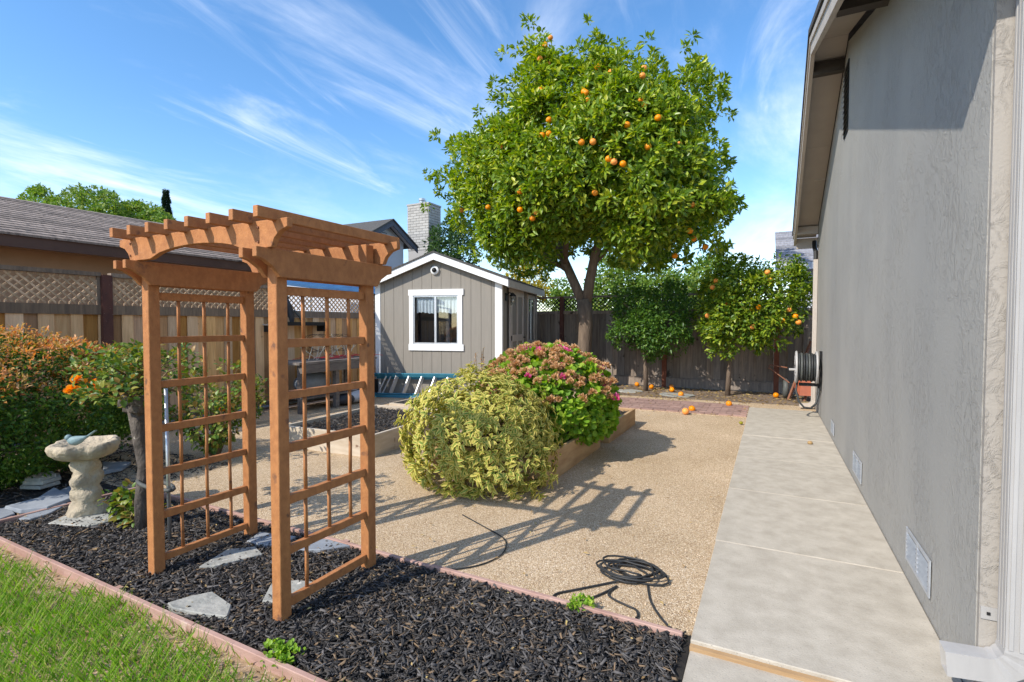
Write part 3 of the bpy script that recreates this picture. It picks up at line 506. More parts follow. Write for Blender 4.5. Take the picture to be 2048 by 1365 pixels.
for i in range(len(posts)-1):
    a, b = posts[i]+.056, posts[i+1]-.056
    MB().box((LFX-.03, a, 2.06), (LFX+.06, b, 2.11)).build('cap_rail', 'cedar_dark', lf); MB().box((LFX-.01, a, 1.58), (LFX+.045, b, 1.70)).build('mid_rail', 'cedar_dark', lf); MB().box((LFX-.02, a, .02), (LFX+.03, b, .16)).build('kick_board', 'cedar_dark', lf)
    for yy in (a, b-.03): MB().box((LFX, yy, 1.70), (LFX+.035, yy+.03, 2.06)).build('lattice_frame', 'cedar_dark', lf)
    y = a; k = 0
    while y < b-.02:
        w_ = min(bw*random.uniform(.85, 1.1), b-y); x = LFX+(.012 if k % 2 else -.012)
        MB().box((x, y+.002, .165), (x+.016, y+w_-.002+(.02 if k % 2 == 0 else 0), 1.579)).build('fence_board', 'cedar' if (k % 2 or random.random() < .45) else 'cedar_recess_shade', lf); y += w_; k += 1
    if i > 0: lattice(lf, 'y', LFX+.008, a+.03, b-.03, 1.70, 2.06, .098, .027, 'lattice_wood', thick=.009)
bf = thing('back_fence', (-3, 12.25, 0), 'weathered grey board fence with dark lattice top behind the citrus trees', 'fence')
BFY = 12.25; bposts = [-6.3, -4.75, -2.2, .12, 1.6]
for x in bposts: MB().box((x-.05, BFY-.05, 0), (x+.05, BFY+.05, 2.16)).build('post', 'rust_post' if x in (-2.2, .12) else 'post_red', bf)
for i in range(len(bposts)-1):
    a, b = bposts[i]+.051, bposts[i+1]-.051
    MB().box((a, BFY-.045, 2.12), (b, BFY+.05, 2.17)).build('cap_rail', 'grey_fence', bf); MB().box((a, BFY-.03, 1.72), (b, BFY+.03, 1.80)).build('mid_rail', 'grey_fence', bf); MB().box((a, BFY-.05, .02), (b, BFY-.01, .2)).build('kick_board', 'grey_fence', bf); MB().box((a, BFY-.055, .2), (b, BFY-.005, .225)).build('bottom_rail', 'grey_fence', bf)
    x = a; k = 0
    while x < b-.02:
        w_ = min(.15*random.uniform(.85, 1.12), b-x); y = BFY+(.0 if k % 2 else .022); ex_ = 0 if k % 2 else .018
        MB().box((max(x+.002-ex_, a), y-.016, .226), (min(x+w_-.002+ex_, b), y, 1.719)).build('fence_board', 'grey_fence', bf); x += w_; k += 1
    lattice(bf, 'x', BFY-.01, a, b, 1.80, 2.12, .098, .022, 'grey_lattice')
# pipe along the left fence
MB().tube([(LFX+.16, 1.2, .12), (LFX+.15, 5, .10), (LFX+.14, 8.0, .08)], .018, 8).build('irrigation_pipe', 'pvc')
tag(bpy.data.objects['irrigation_pipe'], 'grey plastic pipe running along the foot of the cedar fence', 'pipe')
# ------------------------------------------------------------------ arbour
ab = thing('garden_arbour', (-2.64, 1.98, 0), 'brown stained wooden garden arbour with trellis sides and slatted top', 'arbour')
XL, XR, YF, YB = -3.15, -2.10, 1.68, 2.28; pw = .031
for x in (XL, XR):
    for y in (YF, YB): MB().box((x-pw, y-pw, -.01), (x+pw, y+pw, 1.795 if not (x == XR and y == YB) else 1.91)).build('post', 'stain', ab, bevel=.003)
    for s in (-1, 1):
        xx = x+s*(pw+.0155); e = .155
        poly = [(YF-e, 1.80), (YF-e, 1.755), (YF-e+.04, 1.745), (YF-e+.09, 1.715), (YF-e+.125, 1.672), (YB+e-.125, 1.672), (YB+e-.09, 1.715), (YB+e-.04, 1.745), (YB+e, 1.755), (YB+e, 1.80)]
        MB().prism(poly, 0, xx-.0145, xx+.0145).build('side_beam', 'stain', ab, bevel=.002)
    zr = [1.615, 1.36, 1.105, .85, .595, .345, .09]
    for z in zr: MB().box((x-.015, YF+pw+.001, z-.021+random.uniform(-.004, .004)), (x+.015, YB-pw-.001, z+.021)).build('rung', 'stain', ab, bevel=.002)
    for i in range(6):
        for k, y in enumerate((1.83, 1.985, 2.14)):
            if x == XR and i == 5 and k > 0: continue
            MB().tube([(x, y+random.uniform(-.004, .004), zr[i]-.02), (x, y, zr[i+1]+.02)], .0095, 8).build('spindle', 'stain', ab, True)
for y in (YF-pw-.052, YB+pw+.03):
    top = 1.925; xl, xr = -3.26, -1.91; poly = [(xl, top), (xl, 1.885), (xl+.05, 1.87), (xl+.085, 1.84), (xl+.105, 1.801)]
    a0, a1 = xl+.30, xr-.30; poly.append((a0-.04, 1.801))
    for k in range(11): t = k/10; poly.append((a0+(a1-a0)*t, 1.803+.052*math.sin(math.pi*min(1, max(0, t)))**.6))
    poly += [(a1+.04, 1.801), (xr-.105, 1.801), (xr-.085, 1.84), (xr-.05, 1.87), (xr, 1.885), (xr, top)]
    MB().prism(poly, 1, y-.015, y+.015).build('cross_beam', 'stain', ab, bevel=.002)
for x in (XL, XR):
    for y, z in ((YF-pw-.068, 1.83), (YF-pw-.068, 1.895)): MB().tube([(x, y-.004, z), (x, y+.004, z)], .006, 8).build('screw_head', 'rust', ab)
for k in range(8):
    x = -3.14+k*(1.15/7); MB().box((x-.0155, 1.485, 1.916), (x+.0155, 2.43, 1.966)).build('rafter', 'stain', ab, bevel=.002)
# ------------------------------------------------------------------ flagstones
def flag(px, label, mat='flagstone', z=.03, th=.03, group=None):
    z = max(z, .033)+random.uniform(0, .006)
    P = [gz(x, y, z) for x, y in px]; c = np.mean(P, 0); o = MB(); n = len(P)
    if sum(P[i][0]*P[(i+1) % n][1]-P[(i+1) % n][0]*P[i][1] for i in range(n)) < 0: P = P[::-1]
    o.add([(p[0], p[1], z+random.uniform(-.003, .003)) for p in P]+[(p[0]+(p[0]-c[0])*.04, p[1]+(p[1]-c[1])*.04, z-th) for p in P], [tuple(range(n)), tuple(range(2*n-1, n-1, -1))]+[((i+1) % n, i, i+n, (i+1) % n+n) for i in range(n)])
    b = o.build('flagstone', mat, None, loc=(c[0], c[1], z-th), bevel=.004); return tag(b, label, 'flagstone', group)
flag([(335, 1205), (380, 1192), (425, 1183), (463, 1208), (455, 1232), (400, 1226), (345, 1216)], 'pale pointed flagstone in the mulch beside the lawn edging')
flag([(525, 1200), (545, 1163), (600, 1160), (645, 1166), (610, 1192), (575, 1206)], 'pale flagstone lying between the lowest rungs of the trellis')
flag([(398, 1132), (455, 1099), (510, 1092), (525, 1107), (430, 1131)], 'long thin pale flagstone stepping through the arbour')
flag([(493, 1082), (520, 1064), (592, 1072), (570, 1086), (530, 1090)], 'blue grey flagstone at the foot of the rear arbour post', 'bluestone')
flag([(583, 1098), (610, 1076), (655, 1078), (700, 1090), (640, 1100)], 'blue grey flagstone next to the gravel edging', 'bluestone')
flag([(10, 1012), (75, 996), (108, 975), (146, 993), (95, 1014), (42, 1020)], 'broad blue grey flagstone behind the bird bath', 'bluestone', .05)
flag([(36, 1037), (95, 1010), (136, 1006), (100, 1026), (60, 1038)], 'long blue grey flagstone in front of the broad one', 'bluestone', .03)
flag([(-15, 1020), (18, 1014), (30, 1027), (-5, 1040)], 'small blue grey flagstone lying in the mulch beside the long blue grey one', 'bluestone', .03)
flag([(97, 1046), (127, 1032), (215, 1028), (236, 1036), (180, 1052)], 'thin pale flagstone under the bird bath', 'flagstone', .012, .012)
flag([(205, 923), (262, 924), (245, 936), (207, 944)], 'grey flagstone behind the bird bath pedestal near the fence', 'bluestone', .04)
flag([(117, 982), (148, 968), (205, 978), (160, 992), (122, 990)], 'grey flagstone hidden behind the bird bath pedestal', 'bluestone', .03)
for i, (px, z) in enumerate((([(40, 972), (60, 958), (112, 952), (120, 962), (80, 973)], .05), ([(45, 964), (70, 951), (118, 946), (122, 953), (85, 964)], .085), ([(48, 957), (80, 945), (105, 942), (112, 948), (80, 957)], .115))):
    flag(px, ['broadest and lowest flagstone in the small stack under the hedge', 'middle flagstone of the small stack under the hedge', 'topmost smallest flagstone of the small stack under the hedge'][i], 'flagstone', z, .03)
for i, (x, y, sx) in enumerate(((-2.7, 11.0, .35), (-1.7, 10.8, .4), (-3.4, 10.9, .3))):
    q = MB(); pl = [(x+sx*math.cos(a)*random.uniform(.8, 1.1), y+sx*.6*math.sin(a)*random.uniform(.8, 1.1)) for a in [k*math.pi/4 for k in range(8)]]
    tag(q.prism(pl, 2, .0, .03).build('flagstone', 'flagstone', None, loc=(x, y, 0)), 'dusty flat flagstone in the leaf litter before the back fence', 'flagstone', 'flagstones under the citrus trees')
# ------------------------------------------------------------------ bird bath
c = gz(175, 1033); bb = thing('bird_bath', (c[0], c[1], 0), 'carved stone bird bath with broad irregular basin', 'bird bath')
lump = lambda a, z: .13*math.sin(2*a+z*15)+.09*math.sin(3*a-z*26)+.05*math.sin(5*a+z*43)+.035*math.sin(9*a-z*70)
MB().lathe([(0.1200, -0.0100), (0.1264, 0.0300), (0.1200, 0.0700), (0.1080, 0.1000), (0.0896, 0.1250), (0.1000, 0.1500), (0.1056, 0.1800), (0.0960, 0.2100), (0.0784, 0.2350), (0.0896, 0.2600), (0.0960, 0.2900), (0.0840, 0.3200), (0.0720, 0.3450), (0.0816, 0.3700), (0.0840, 0.4000), (0.0720, 0.4300), (0.0680, 0.4700)], (c[0], c[1], 0), 28, lump).build('pedestal', 'stone', bb, True)
rl = lambda a, z: .07*math.sin(4*a+1)+.05*math.sin(7*a+2)+.03*math.sin(13*a+z*60)+.02*math.sin(19*a)
MB().lathe([(0.0780, 0.4400), (0.1326, 0.4520), (0.1755, 0.4750), (0.2044, 0.5050), (0.2145, 0.5350), (0.2106, 0.5600), (0.1950, 0.5750), (0.1755, 0.5700), (0.1404, 0.5450), (0.0624, 0.5320), (0.0008, 0.5300)], (c[0], c[1], 0), 56, rl).build('basin', 'stone', bb, True)
bd = thing('bird_figurine', (c[0]-.02, c[1]-.02, .55), 'blue green metal bird perched in the bird bath', 'figurine')
d = RGT; e = np.array([c[0]-.03, c[1]-.05, .585]); pt = lambda u, z: tuple(e+d*u+np.array([0, 0, z]))
MB().tube([pt(-.055, .005), pt(-.03, .0), pt(0, -.002), pt(.035, .008), pt(.07, .022), pt(.09, .03)], [.012, .03, .036, .028, .014, .008], 12).build('body', 'bird_blue', bd, True)
MB().ico(pt(-.052, .022), .023, 2).build('head', 'bird_blue', bd, True); MB().tube([pt(-.07, .02), pt(-.088, .016)], [.006, .001], 6).build('beak', 'bird_blue', bd)
MB().add([pt(.07, .018), tuple(np.array(pt(.07, .018))+[0, .02, 0]), tuple(np.array(pt(.145, .072))+[0, .016, 0]), pt(.145, .072), pt(.07, .028), tuple(np.array(pt(.07, .028))+[0, .02, 0]), tuple(np.array(pt(.145, .078))+[0, .016, 0]), pt(.145, .078)], [(0, 3, 2, 1), (4, 5, 6, 7), (0, 1, 5, 4), (1, 2, 6, 5), (2, 3, 7, 6), (3, 0, 4, 7)]).build('tail', 'bird_blue', bd)
# ------------------------------------------------------------------ raised beds
def bed(c, w_, d_, h, rz, label, mat, mulch=True, th=.038):
    b = thing('raised_bed', (c[0], c[1], 0), label, 'planter', 'raised timber beds in the gravel', rz)
    for p, q in (((0, 0), (w_, th)), ((0, d_-th), (w_, d_)), ((0, th+.001), (th, d_-th-.001)), ((w_-th, th+.001), (w_, d_-th-.001))):
        MB().box((p[0], p[1], -.01), (q[0], q[1], h)).build('board', mat, b, local=True, bevel=.003)
    MB().box((th+.001, th+.001, 0), (w_-th-.001, d_-th-.001, h-.05)).build('soil', 'mulch_soil', b, local=True)
    V, F = chips(int(2200*w_*d_), th+.03, w_-th-.03, th+.03, d_-th-.03, h-.05, h-.02); o = bpy.data.objects.new('mulch', np_mesh('mulch', V, F, 'chips')); COL.objects.link(o); o.parent = b; o['kind'] = 'stuff'
    return b
p0 = gz(563, 893); p1 = gz(745, 917); r1 = math.atan2(p1[1]-p0[1], p1[0]-p0[0])
b1 = bed(p0, float(np.linalg.norm((p1-p0)[:2])), 1.75, .25, r1, 'raised bed with pale stained front board and black mulch behind the arbour', 'bed_pale')
p4 = gz(778, 822); bed(p4, 1.25, 1.1, .13, r1, 'low grey raised bed of mulch beside the shed ladder', 'bed_pale')
bed((-2.98, 4.15), 1.2, 1.7, .27, 0, 'raised bed overgrown by the sage and geranium bushes', 'bed_wood')
bed((-2.92, 6.08), 1.18, 1.35, .23, 0, 'raised bed of bare black mulch behind the geranium', 'bed_wood')
# ------------------------------------------------------------------ shed
SH = gz(752, 789); SR = math.radians(11.7); SW, SD, SE, SP = 2.73, 3.2, 2.33, 2.83
sh = thing('garden_shed', (SH[0], SH[1], 0), 'taupe panelled garden shed with white trim and a curtained window', 'shed', rz=SR)
def SB(a, b, name, mat, bevel=0): return MB().box(a, b).build(name, mat, sh, local=True, bevel=bevel)
gt = lambda x: SE+(SP-SE)*(1-abs(x-SW/2)/(SW/2))
MB().prism([(.01, 0), (SW-.01, 0), (SW-.01, gt(SW-.01)-.02), (SW/2, SP-.02), (.01, gt(.01)-.02)], 1, .03, .06).build('gable_backing', 'interior', sh, local=True)
WX, WXe, WZ, WZe = .86, 1.83, 1.06, 2.04
x = .0; k = 0
nb = 13; bwid = SW/nb
for k in range(nb):
    x0, x1 = k*bwid+.003, (k+1)*bwid-.003
    def strip(z0, z1f):
        MB().prism([(x0, z0), (x1, z0), (x1, z1f(x1)), ((x0+x1)/2, z1f((x0+x1)/2)), (x0, z1f(x0))], 1, .008, .029).build('siding_board', 'siding', sh, local=True)
    if x1 > WX+.02 and x0 < WXe-.02: strip(.02, lambda q: WZ-.02); strip(WZe+.02, gt)
    else: strip(.02, gt)
for y in range(16):
    y0, y1 = y*.2+.003, y*.2+.197
    if .5 < y0+.1 < 1.95: continue
    SB((SW-.029, y0, .02), (SW-.008, y1, SE), 'siding_board', 'siding')
SB((SW-.06, .06, .0), (SW-.03, SD, SE), 'side_wall', 'interior'); SB((0, .06, 0), (.03, SD, SE), 'side_wall', 'siding'); SB((.03, SD-.03, 0), (SW-.06, SD, SE), 'back_wall', 'siding')
SB((0, -.004, .02), (.115, .008, SE+.0), 'corner_trim', 'white_paint'); SB((SW-.13, -.004, .02), (SW+.0, .008, SE+.02), 'corner_trim', 'white_paint'); SB((SW+.0005, -.004, .02), (SW+.012, .07, SE), 'corner_trim', 'white_paint'); SB((SW-.03, SD-.07, .02), (SW+.01, SD+.01, SE), 'corner_trim', 'trim_beige')
# roof
ov = .17
for s in (0, 1):
    xa, xb = (-ov, SW/2) if s == 0 else (SW/2, SW+ov); za, zc = (gt(0)-ov*(SP-SE)/(SW/2), SP) if s == 0 else (SP, gt(0)-ov*(SP-SE)/(SW/2))
    MB().prism([(xa, za+.05), (xb, zc+.05), (xb, zc+.078), (xa, za+.078)], 1, -.16, SD+.12).build('roof_slope', 'shingle_dark', sh, local=True)
    MB().prism([(xa, za-.09), (xb, zc-.09), (xb, zc+.045), (xa, za+.045)], 1, -.14, -.105).build('gable_fascia', 'white_paint', sh, local=True)
    MB().prism([(xa, za+.025), (xb, zc+.025), (xb, zc+.048), (xa, za+.048)], 1, -.104, SD+.1).build('roof_deck', 'trim_beige', sh, local=True)
ze = gt(0)-ov*(SP-SE)/(SW/2)
SB((SW+ov-.02, -.103, ze-.10), (SW+ov+.015, SD+.1, ze+.03), 'eave_fascia', 'trim_beige'); SB((SW+.013, -.10, ze-.02), (SW+ov-.021, SD+.09, ze+.0), 'eave_soffit', 'trim_beige')
# front window
fr = MB(); t_ = .1
win = MB().box((WX-.1, -.018, WZ-.13), (WXe+.12, .007, WZ-.001)).build('window', 'white_paint', sh, local=True); 
def WC(mb, name, mat, par): return mb.build(name, mat, par, local=True)
WC(MB().box((WX-.1, -.018, WZe+.001), (WXe+.12, .007, WZe+.12)), 'head_trim', 'white_paint', win); WC(MB().box((WX-.085, -.014, WZ), (WX-.001, .007, WZe)), 'side_trim', 'white_paint', win); WC(MB().box((WXe+.001, -.014, WZ), (WXe+.09, .007, WZe)), 'side_trim', 'white_paint', win)
xm = (WX+WXe)/2
for a, b in (((WX, 0, WZ), (WX+.025, .03, WZe)), ((WXe-.025, 0, WZ), (WXe, .03, WZe)), ((WX+.025, 0, WZ), (WXe-.025, .03, WZ+.03)), ((WX+.025, 0, WZe-.03), (WXe-.025, .03, WZe)), ((xm-.02, -.004, WZ+.03), (xm+.02, .03, WZe-.03))): WC(MB().box(a, b), 'sash', 'alu', win)
WC(MB().box((WX+.025, .012, WZ+.03), (xm-.02, .016, WZe-.03)), 'pane', 'glass', win); WC(MB().box((xm+.02, .018, WZ+.03), (WXe-.025, .022, WZe-.03)), 'pane', 'glass', win)
# cut the backing behind the window: inner dark room and curtain
bpy.data.objects.remove(bpy.data.objects['gable_backing'], do_unlink=True)
for a, b in (((.01, .031, 0), (WX-.01, .06, SE-.02)), ((WXe+.01, .031, 0), (SW-.061, .06, SE-.02)), ((WX-.01, .031, 0), (WXe+.01, .06, WZ-.01)), ((WX-.01, .031, WZe+.01), (WXe+.01, .06, SE-.02))): SB(a, b, 'gable_backing', 'interior')
MB().prism([(.05, SE-.019), (SW-.07, SE-.019), (SW/2, SP-.03)], 1, .031, .06).build('gable_backing', 'interior', sh, local=True)
SB((WX-.3, .75, .1), (WXe+.3, .8, 2.2), 'inner_partition', 'interior'); SB((WX+.62, .25, .3), (WX+.70, .3, 2.1), 'inner_stud', 'old_wood')
V = []; F = []; nn = 70
for i in range(nn+1):
    u = i/nn; xx = WX+.05+u*(WXe-WX-.08); yy = .065+.014*math.sin(u*75)+.006*math.sin(u*31); zl = 1.68+.018*abs(math.sin(u*30))+.012*math.sin(u*13)
    V += [(xx, .06, 2.03), (xx, yy, 1.85), (xx, yy*1.05, zl)]
for i in range(nn): F += [(i*3, i*3+1, i*3+4, i*3+3), (i*3+1, i*3+2, i*3+5, i*3+4)]
WC(MB().add(V, F), 'curtain', 'curtain', win)
# side door, window, lamp
dr = SB((SW-.02, .62, .06), (SW+.004, 1.75, 2.2), 'door', 'siding')
for a, b in (((.62, .06), (.74, 2.2)), ((1.63, .06), (1.75, 2.2)), ((.741, 2.06), (1.629, 2.2)), ((.741, 1.1), (1.629, 1.24)), ((.741, .06), (1.629, .2)), ((1.14, .2), (1.22, 1.099)), ((1.14, 1.241), (1.22, 2.059))):
    WC(MB().box((SW+.0045, a[0], a[1]), (SW+.022, b[0], b[1])), 'door_rail', 'trim_beige', dr)
for z in (1.17, .35, 1.95): WC(MB().box((SW+.0225, .625, z-.05), (SW+.028, .70, z+.05)), 'hinge', 'black', dr)
WC(MB().tube([(SW+.022, 1.69, 1.17), (SW+.07, 1.69, 1.17), (SW+.07, 1.62, 1.17)], .011, 8), 'handle', 'black', dr)
SB((SW-.008, .56, .04), (SW+.012, .612, 2.27), 'door_casing', 'trim_beige'); SB((SW-.008, 1.758, .04), (SW+.012, 1.80, 2.27), 'door_casing', 'trim_beige'); SB((SW-.008, .613, 2.205), (SW+.012, 1.757, 2.27), 'door_casing', 'trim_beige')
w2 = SB((SW-.007, 2.15, .98), (SW+.02, 2.95, 1.08), 'side_window', 'trim_beige')
for a, b in (((2.15, 2.06), (2.95, 2.16)), ((2.15, 1.081), (2.24, 2.059)), ((2.86, 1.081), (2.95, 2.059))): WC(MB().box((SW-.007, a[0], a[1]), (SW+.02, b[0], b[1])), 'side_trim', 'trim_beige', w2)
WC(MB().box((SW-.006, 2.53, 1.081), (SW+.01, 2.57, 2.059)), 'sash', 'alu', w2); WC(MB().box((SW-.0065, 2.241, 1.081), (SW-.001, 2.529, 2.059)), 'pane', 'glass', w2); WC(MB().box((SW-.0065, 2.571, 1.081), (SW-.001, 2.859, 2.059)), 'pane', 'glass', w2)
lm = SB((SW-.004, .27, 1.93), (SW+.02, .35, 2.08), 'wall_lamp', 'black')
WC(MB().tube([(SW+.01, .31, 2.03), (SW+.07, .31, 2.09), (SW+.13, .31, 2.07)], .012, 6), 'lamp_arm', 'black', lm); WC(MB().lathe([(.012, .06), (.07, .0), (.072, -.012), (.05, -.014)], (SW+.14, .31, 2.03), 4), 'lamp_cap', 'black', lm); WC(MB().lathe([(.05, -.2), (.056, -.016)], (SW+.14, .31, 2.03), 4), 'lamp_shade', 'glass_lamp', lm)
for a in range(4): q = a*math.pi/2; WC(MB().tube([(SW+.14+.056*math.cos(q), .31+.056*math.sin(q), 2.015), (SW+.14+.05*math.cos(q), .31+.05*math.sin(q), 1.83)], .005, 4), 'lamp_frame', 'black', lm)
WC(MB().ico((SW+.14, .31, 1.93), .03, 1), 'bulb', 'bulb_white', lm)
sc = MB().lathe([(.085, -.02), (.085, .02), (.06, .035)], (0, 0, 0), 24).build('security_camera', 'white_paint', sh, local=True, smooth=False); sc.rotation_euler = (math.pi/2, 0, 0); sc.location = (SW/2-.02, -.012, 2.54)
dm = MB().ico((0, 0, .03), .052, 2).build('camera_dome', 'black', sc, local=True, smooth=True)
# ------------------------------------------------------------------ ladder on its side against the shed
cs, sn = math.cos(SR), math.sin(SR)
def sl(x, y, z): return (SH[0]+x*cs-y*sn, SH[1]+x*sn+y*cs, z)
ld = thing('step_ladder', sl(.6, -.25, 0), 'blue and aluminium step ladder lying on its side against the shed', 'ladder')
for z, y in ((.035, -.30), (.42, -.13)):
    MB().bar(sl(.0, y, z), sl(1.9, y, z+.03), .03, .075, (0, -.4, 1)).build('rail', 'ladder_blue', ld)
for x_ in (.5, .78, 1.06, 1.34, 1.62): MB().bar(sl(x_, -.30, .075), sl(x_+.06, -.135, .40), .085, .025, (1, 0, 0)).build('step', 'alu', ld)
for z, y in ((.03, -.42), (.36, -.05)): MB().bar(sl(.05, y, z), sl(1.75, y, z+.02), .025, .05).build('rear_rail', 'ladder_blue', ld)
for x_ in (.22, .32): MB().bar(sl(x_, -.295, .075), sl(x_+.1, -.14, .40), .02, .02).build('brace', 'alu', ld)
MB().box(tuple(np.array(sl(.0, -.22, 0))-[.03, .06, 0]), tuple(np.array(sl(.1, -.2, .34))+[.03, .06, 0])).build('top_cap', 'black', ld)
# ------------------------------------------------------------------ workbench and clutter along the fence
wbn = thing('workbench', (-7.1, 6.6, 0), 'weathered wooden workbench standing against the cedar fence', 'workbench')
for x in (-7.42, -7.18, -6.94): MB().box((x, 5.75, .80), (x+.235, 7.55, .84)).build('top_plank', 'old_wood', wbn)
MB().box((-6.74, 5.8, .66), (-6.70, 7.5, .795)).build('apron', 'old_wood', wbn); MB().box((-7.38, 5.9, .22), (-6.8, 7.4, .25)).build('lower_shelf', 'old_wood', wbn)
for x, y in ((-7.38, 5.85), (-6.79, 5.85), (-7.38, 7.4), (-6.79, 7.4), (-6.79, 6.6)): MB().bar((x, y, 0), (x, y, .799), .08, .08, (0, 1, 0)).build('leg', 'old_wood', wbn)
pw_ = thing('wire_bundle', (-6.95, 6.7, .84), 'tangle of red plastic wire and pale sticks on the workbench', 'wire')
for k in range(22):
    y = 6.0+1.4*random.random(); x = -7.3+.5*random.random(); a = random.uniform(-.6, .6); L = random.uniform(.3, .7)
    MB().tube([(x, y, .85+.01*k % .04), (x+a*L*.4, y+L*.5, .87+random.random()*.05), (x+a*L*.6, y+L, .852)], .0045, 5).build('strand', 'red_wire', pw_)
for k in range(16):
    y = 6.1+1.2*random.random(); MB().tube([(-7.2+.3*random.random(), y, .845), (-7.3+.4*random.random(), y+random.uniform(-.4, .4), 1.05+.25*random.random())], .005, 5).build('stick', 'pale_stick', pw_)
for k in range(9):
    y = 6.3+random.random(); pts = [(-7.3+.2*random.random(), y+.25*math.cos(a)*random.uniform(.7, 1.1), 1.12+.16*math.sin(a)) for a in np.linspace(0, 5.5, 12)]
    MB().tube(pts, .003, 4).build('wire_loop', 'black', pw_)
sf = thing('wall_shelf', (LFX+.15, 6.1, 1.36), 'black metal shelf fixed to the cedar fence above the workbench', 'shelf')
MB().box((LFX+.031, 5.75, 1.44), (LFX+.24, 6.95, 1.465)).build('board', 'alu', sf); MB().box((LFX+.241, 5.75, 1.435), (LFX+.255, 6.95, 1.50)).build('front_lip', 'black', sf)
for y in (5.78, 6.9): MB().box((LFX+.031, y, 1.33), (LFX+.22, y+.03, 1.438)).build('bracket', 'black', sf)
fg = thing('garden_ornament', (LFX+.14, 6.25, 1.466), 'dark slender bird ornament standing on the fence shelf', 'ornament')
MB().tube([(LFX+.14, 6.25, 1.468), (LFX+.14, 6.25, 1.56), (LFX+.14, 6.23, 1.66), (LFX+.14, 6.2, 1.78), (LFX+.14, 6.16, 1.90)], [.03, .045, .06, .04, .02], 8).build('body', 'bag_dark', fg, True); MB().ico((LFX+.14, 6.15, 1.92), .035, 1, (1, 1.3, .9)).build('head', 'bag_dark', fg); MB().tube([(LFX+.14, 6.3, 1.70), (LFX+.14, 6.42, 1.6), (LFX+.14, 6.48, 1.47)], [.02, .025, .012], 7).build('wing', 'grey_rubber', fg, True)
bg_ = thing('soil_bag', (-6.95, 6.9, .0), 'folded white and black soil bag under the workbench', 'bag')
MB().ico((-6.9, 7.15, .13), .3, 3, (.7, 1.1, .42)).build('bag_body', 'bag_white', bg_, True); MB().ico((-6.84, 6.85, .11), .2, 3, (.7, 1.2, .5)).build('dark_panel', 'bag_dark', bg_, True)
bucket = thing('folded_tarp', (-7.1, 6.3, .25), 'crumpled olive grey tarp on the lower shelf of the workbench', 'tarp')
MB().ico((-7.08, 6.35, .45), .22, 3, (.9, 1.7, .9)).build('folds', 'pvc', bucket, True)
# ------------------------------------------------------------------ hoses on the ground
def coil(name, c, R, turns, r, mat, tail, label):
    pts = []
    for i in range(int(turns*22)):
        a = i/22*2*math.pi; rr = R*(.72+.28*math.sin(i*.37)+.08*math.sin(i*1.3)); pts.append((c[0]+rr*math.cos(a)+.03*math.sin(i*.11), c[1]+rr*.72*math.sin(a), r+.003+.0045*(i/22)+.003*math.sin(i*.9)))
    P = pts[-1]; T = [gz(x, y, r+.003) for x, y in tail]; pts = pts+[tuple(t) for t in T]
    # smooth
    for _ in range(2): pts = [pts[0]]+[tuple((np.array(pts[i-1])+2*np.array(pts[i])+np.array(pts[i+1]))/4) for i in range(1, len(pts)-1)]+[pts[-1]]
    t = MB().tube(pts, r, 7).build(name, mat, None, True, loc=(c[0], c[1], 0)); return tag(t, label, 'hose')
cc = gz(1262, 1148)
def dense(px, k=6):
    o = []; P = np.array(px, float)
    for i in range(len(P)-1):
        p0 = P[max(i-1, 0)]; p1 = P[i]; p2 = P[i+1]; p3 = P[min(i+2, len(P)-1)]
        for j in range(k):
            t = j/k; o.append(.5*((2*p1)+(-p0+p2)*t+(2*p0-5*p1+4*p2-p3)*t*t+(-p0+3*p1-3*p2+p3)*t**3))
    o.append(P[-1]); return [tuple(q) for q in o]
coil('black_hose', cc, .21, 7, .0058, 'black_rubber', dense([(1225, 1165), (1190, 1172), (1150, 1180), (1112, 1188), (1107, 1200), (1125, 1212), (1160, 1205), (1210, 1185), (1235, 1172), (1215, 1190), (1250, 1210), (1272, 1220), (1275, 1235), (1262, 1245)]), 'tangled black soaker hose piled on the gravel by the walkway')
tl = [gz(x, y, .008) for x, y in dense([(1295, 1170), (1302, 1205), (1325, 1240), (1355, 1270)])]
tag(MB().tube([tuple(p) for p in tl], .0055, 7).build('black_hose', 'black_rubber', None, True, loc=tuple(tl[0])), 'short straight black hose end leading to the timber edging', 'hose')
tl = [gz(x, y, .007) for x, y in dense([(925, 1030), (965, 1052), (1005, 1075), (1012, 1092), (1000, 1112), (960, 1130), (900, 1140), (830, 1140), (770, 1120), (720, 1102), (660, 1082)])]
tag(MB().tube([tuple(p) for p in tl], .0042, 6).build('drip_tube', 'black_rubber', None, True, loc=tuple(tl[0])), 'thin black irrigation tube looping over the gravel from the bushes', 'tube')
# ------------------------------------------------------------------ sage and geranium bushes
def bush(name, loc, label): return thing(name, (loc[0], loc[1], 0), label, 'bush')
sg = bush('sage_bush', (-2.42, 4.2), 'variegated sage bush with drooping yellow edged leaves spilling over the bed')
P, O = ell_clumps((-2.45, 4.22, .38), (.72, .74, .62), 900, .78, .04); P2, O2 = ell_clumps((-2.1, 3.92, .18), (.42, .38, .28), 150, .7, .03); P3, O3 = ell_clumps((-2.55, 4.2, .4), (.5, .5, .45), 200, .3, .05)
P = np.concatenate([P, P2, P3]); O = np.concatenate([O, O2, O3]); P = P+O*(.03*(np.sin(P[:, 0]*7+1)*np.sin(P[:, 2]*8)+np.sin(P[:, 1]*9+P[:, 0]*5))+.012*np.minimum(RNG.normal(0, 1, len(P))**2, 4))[:, None]; P[:, 2] = np.maximum(P[:, 2], .06)
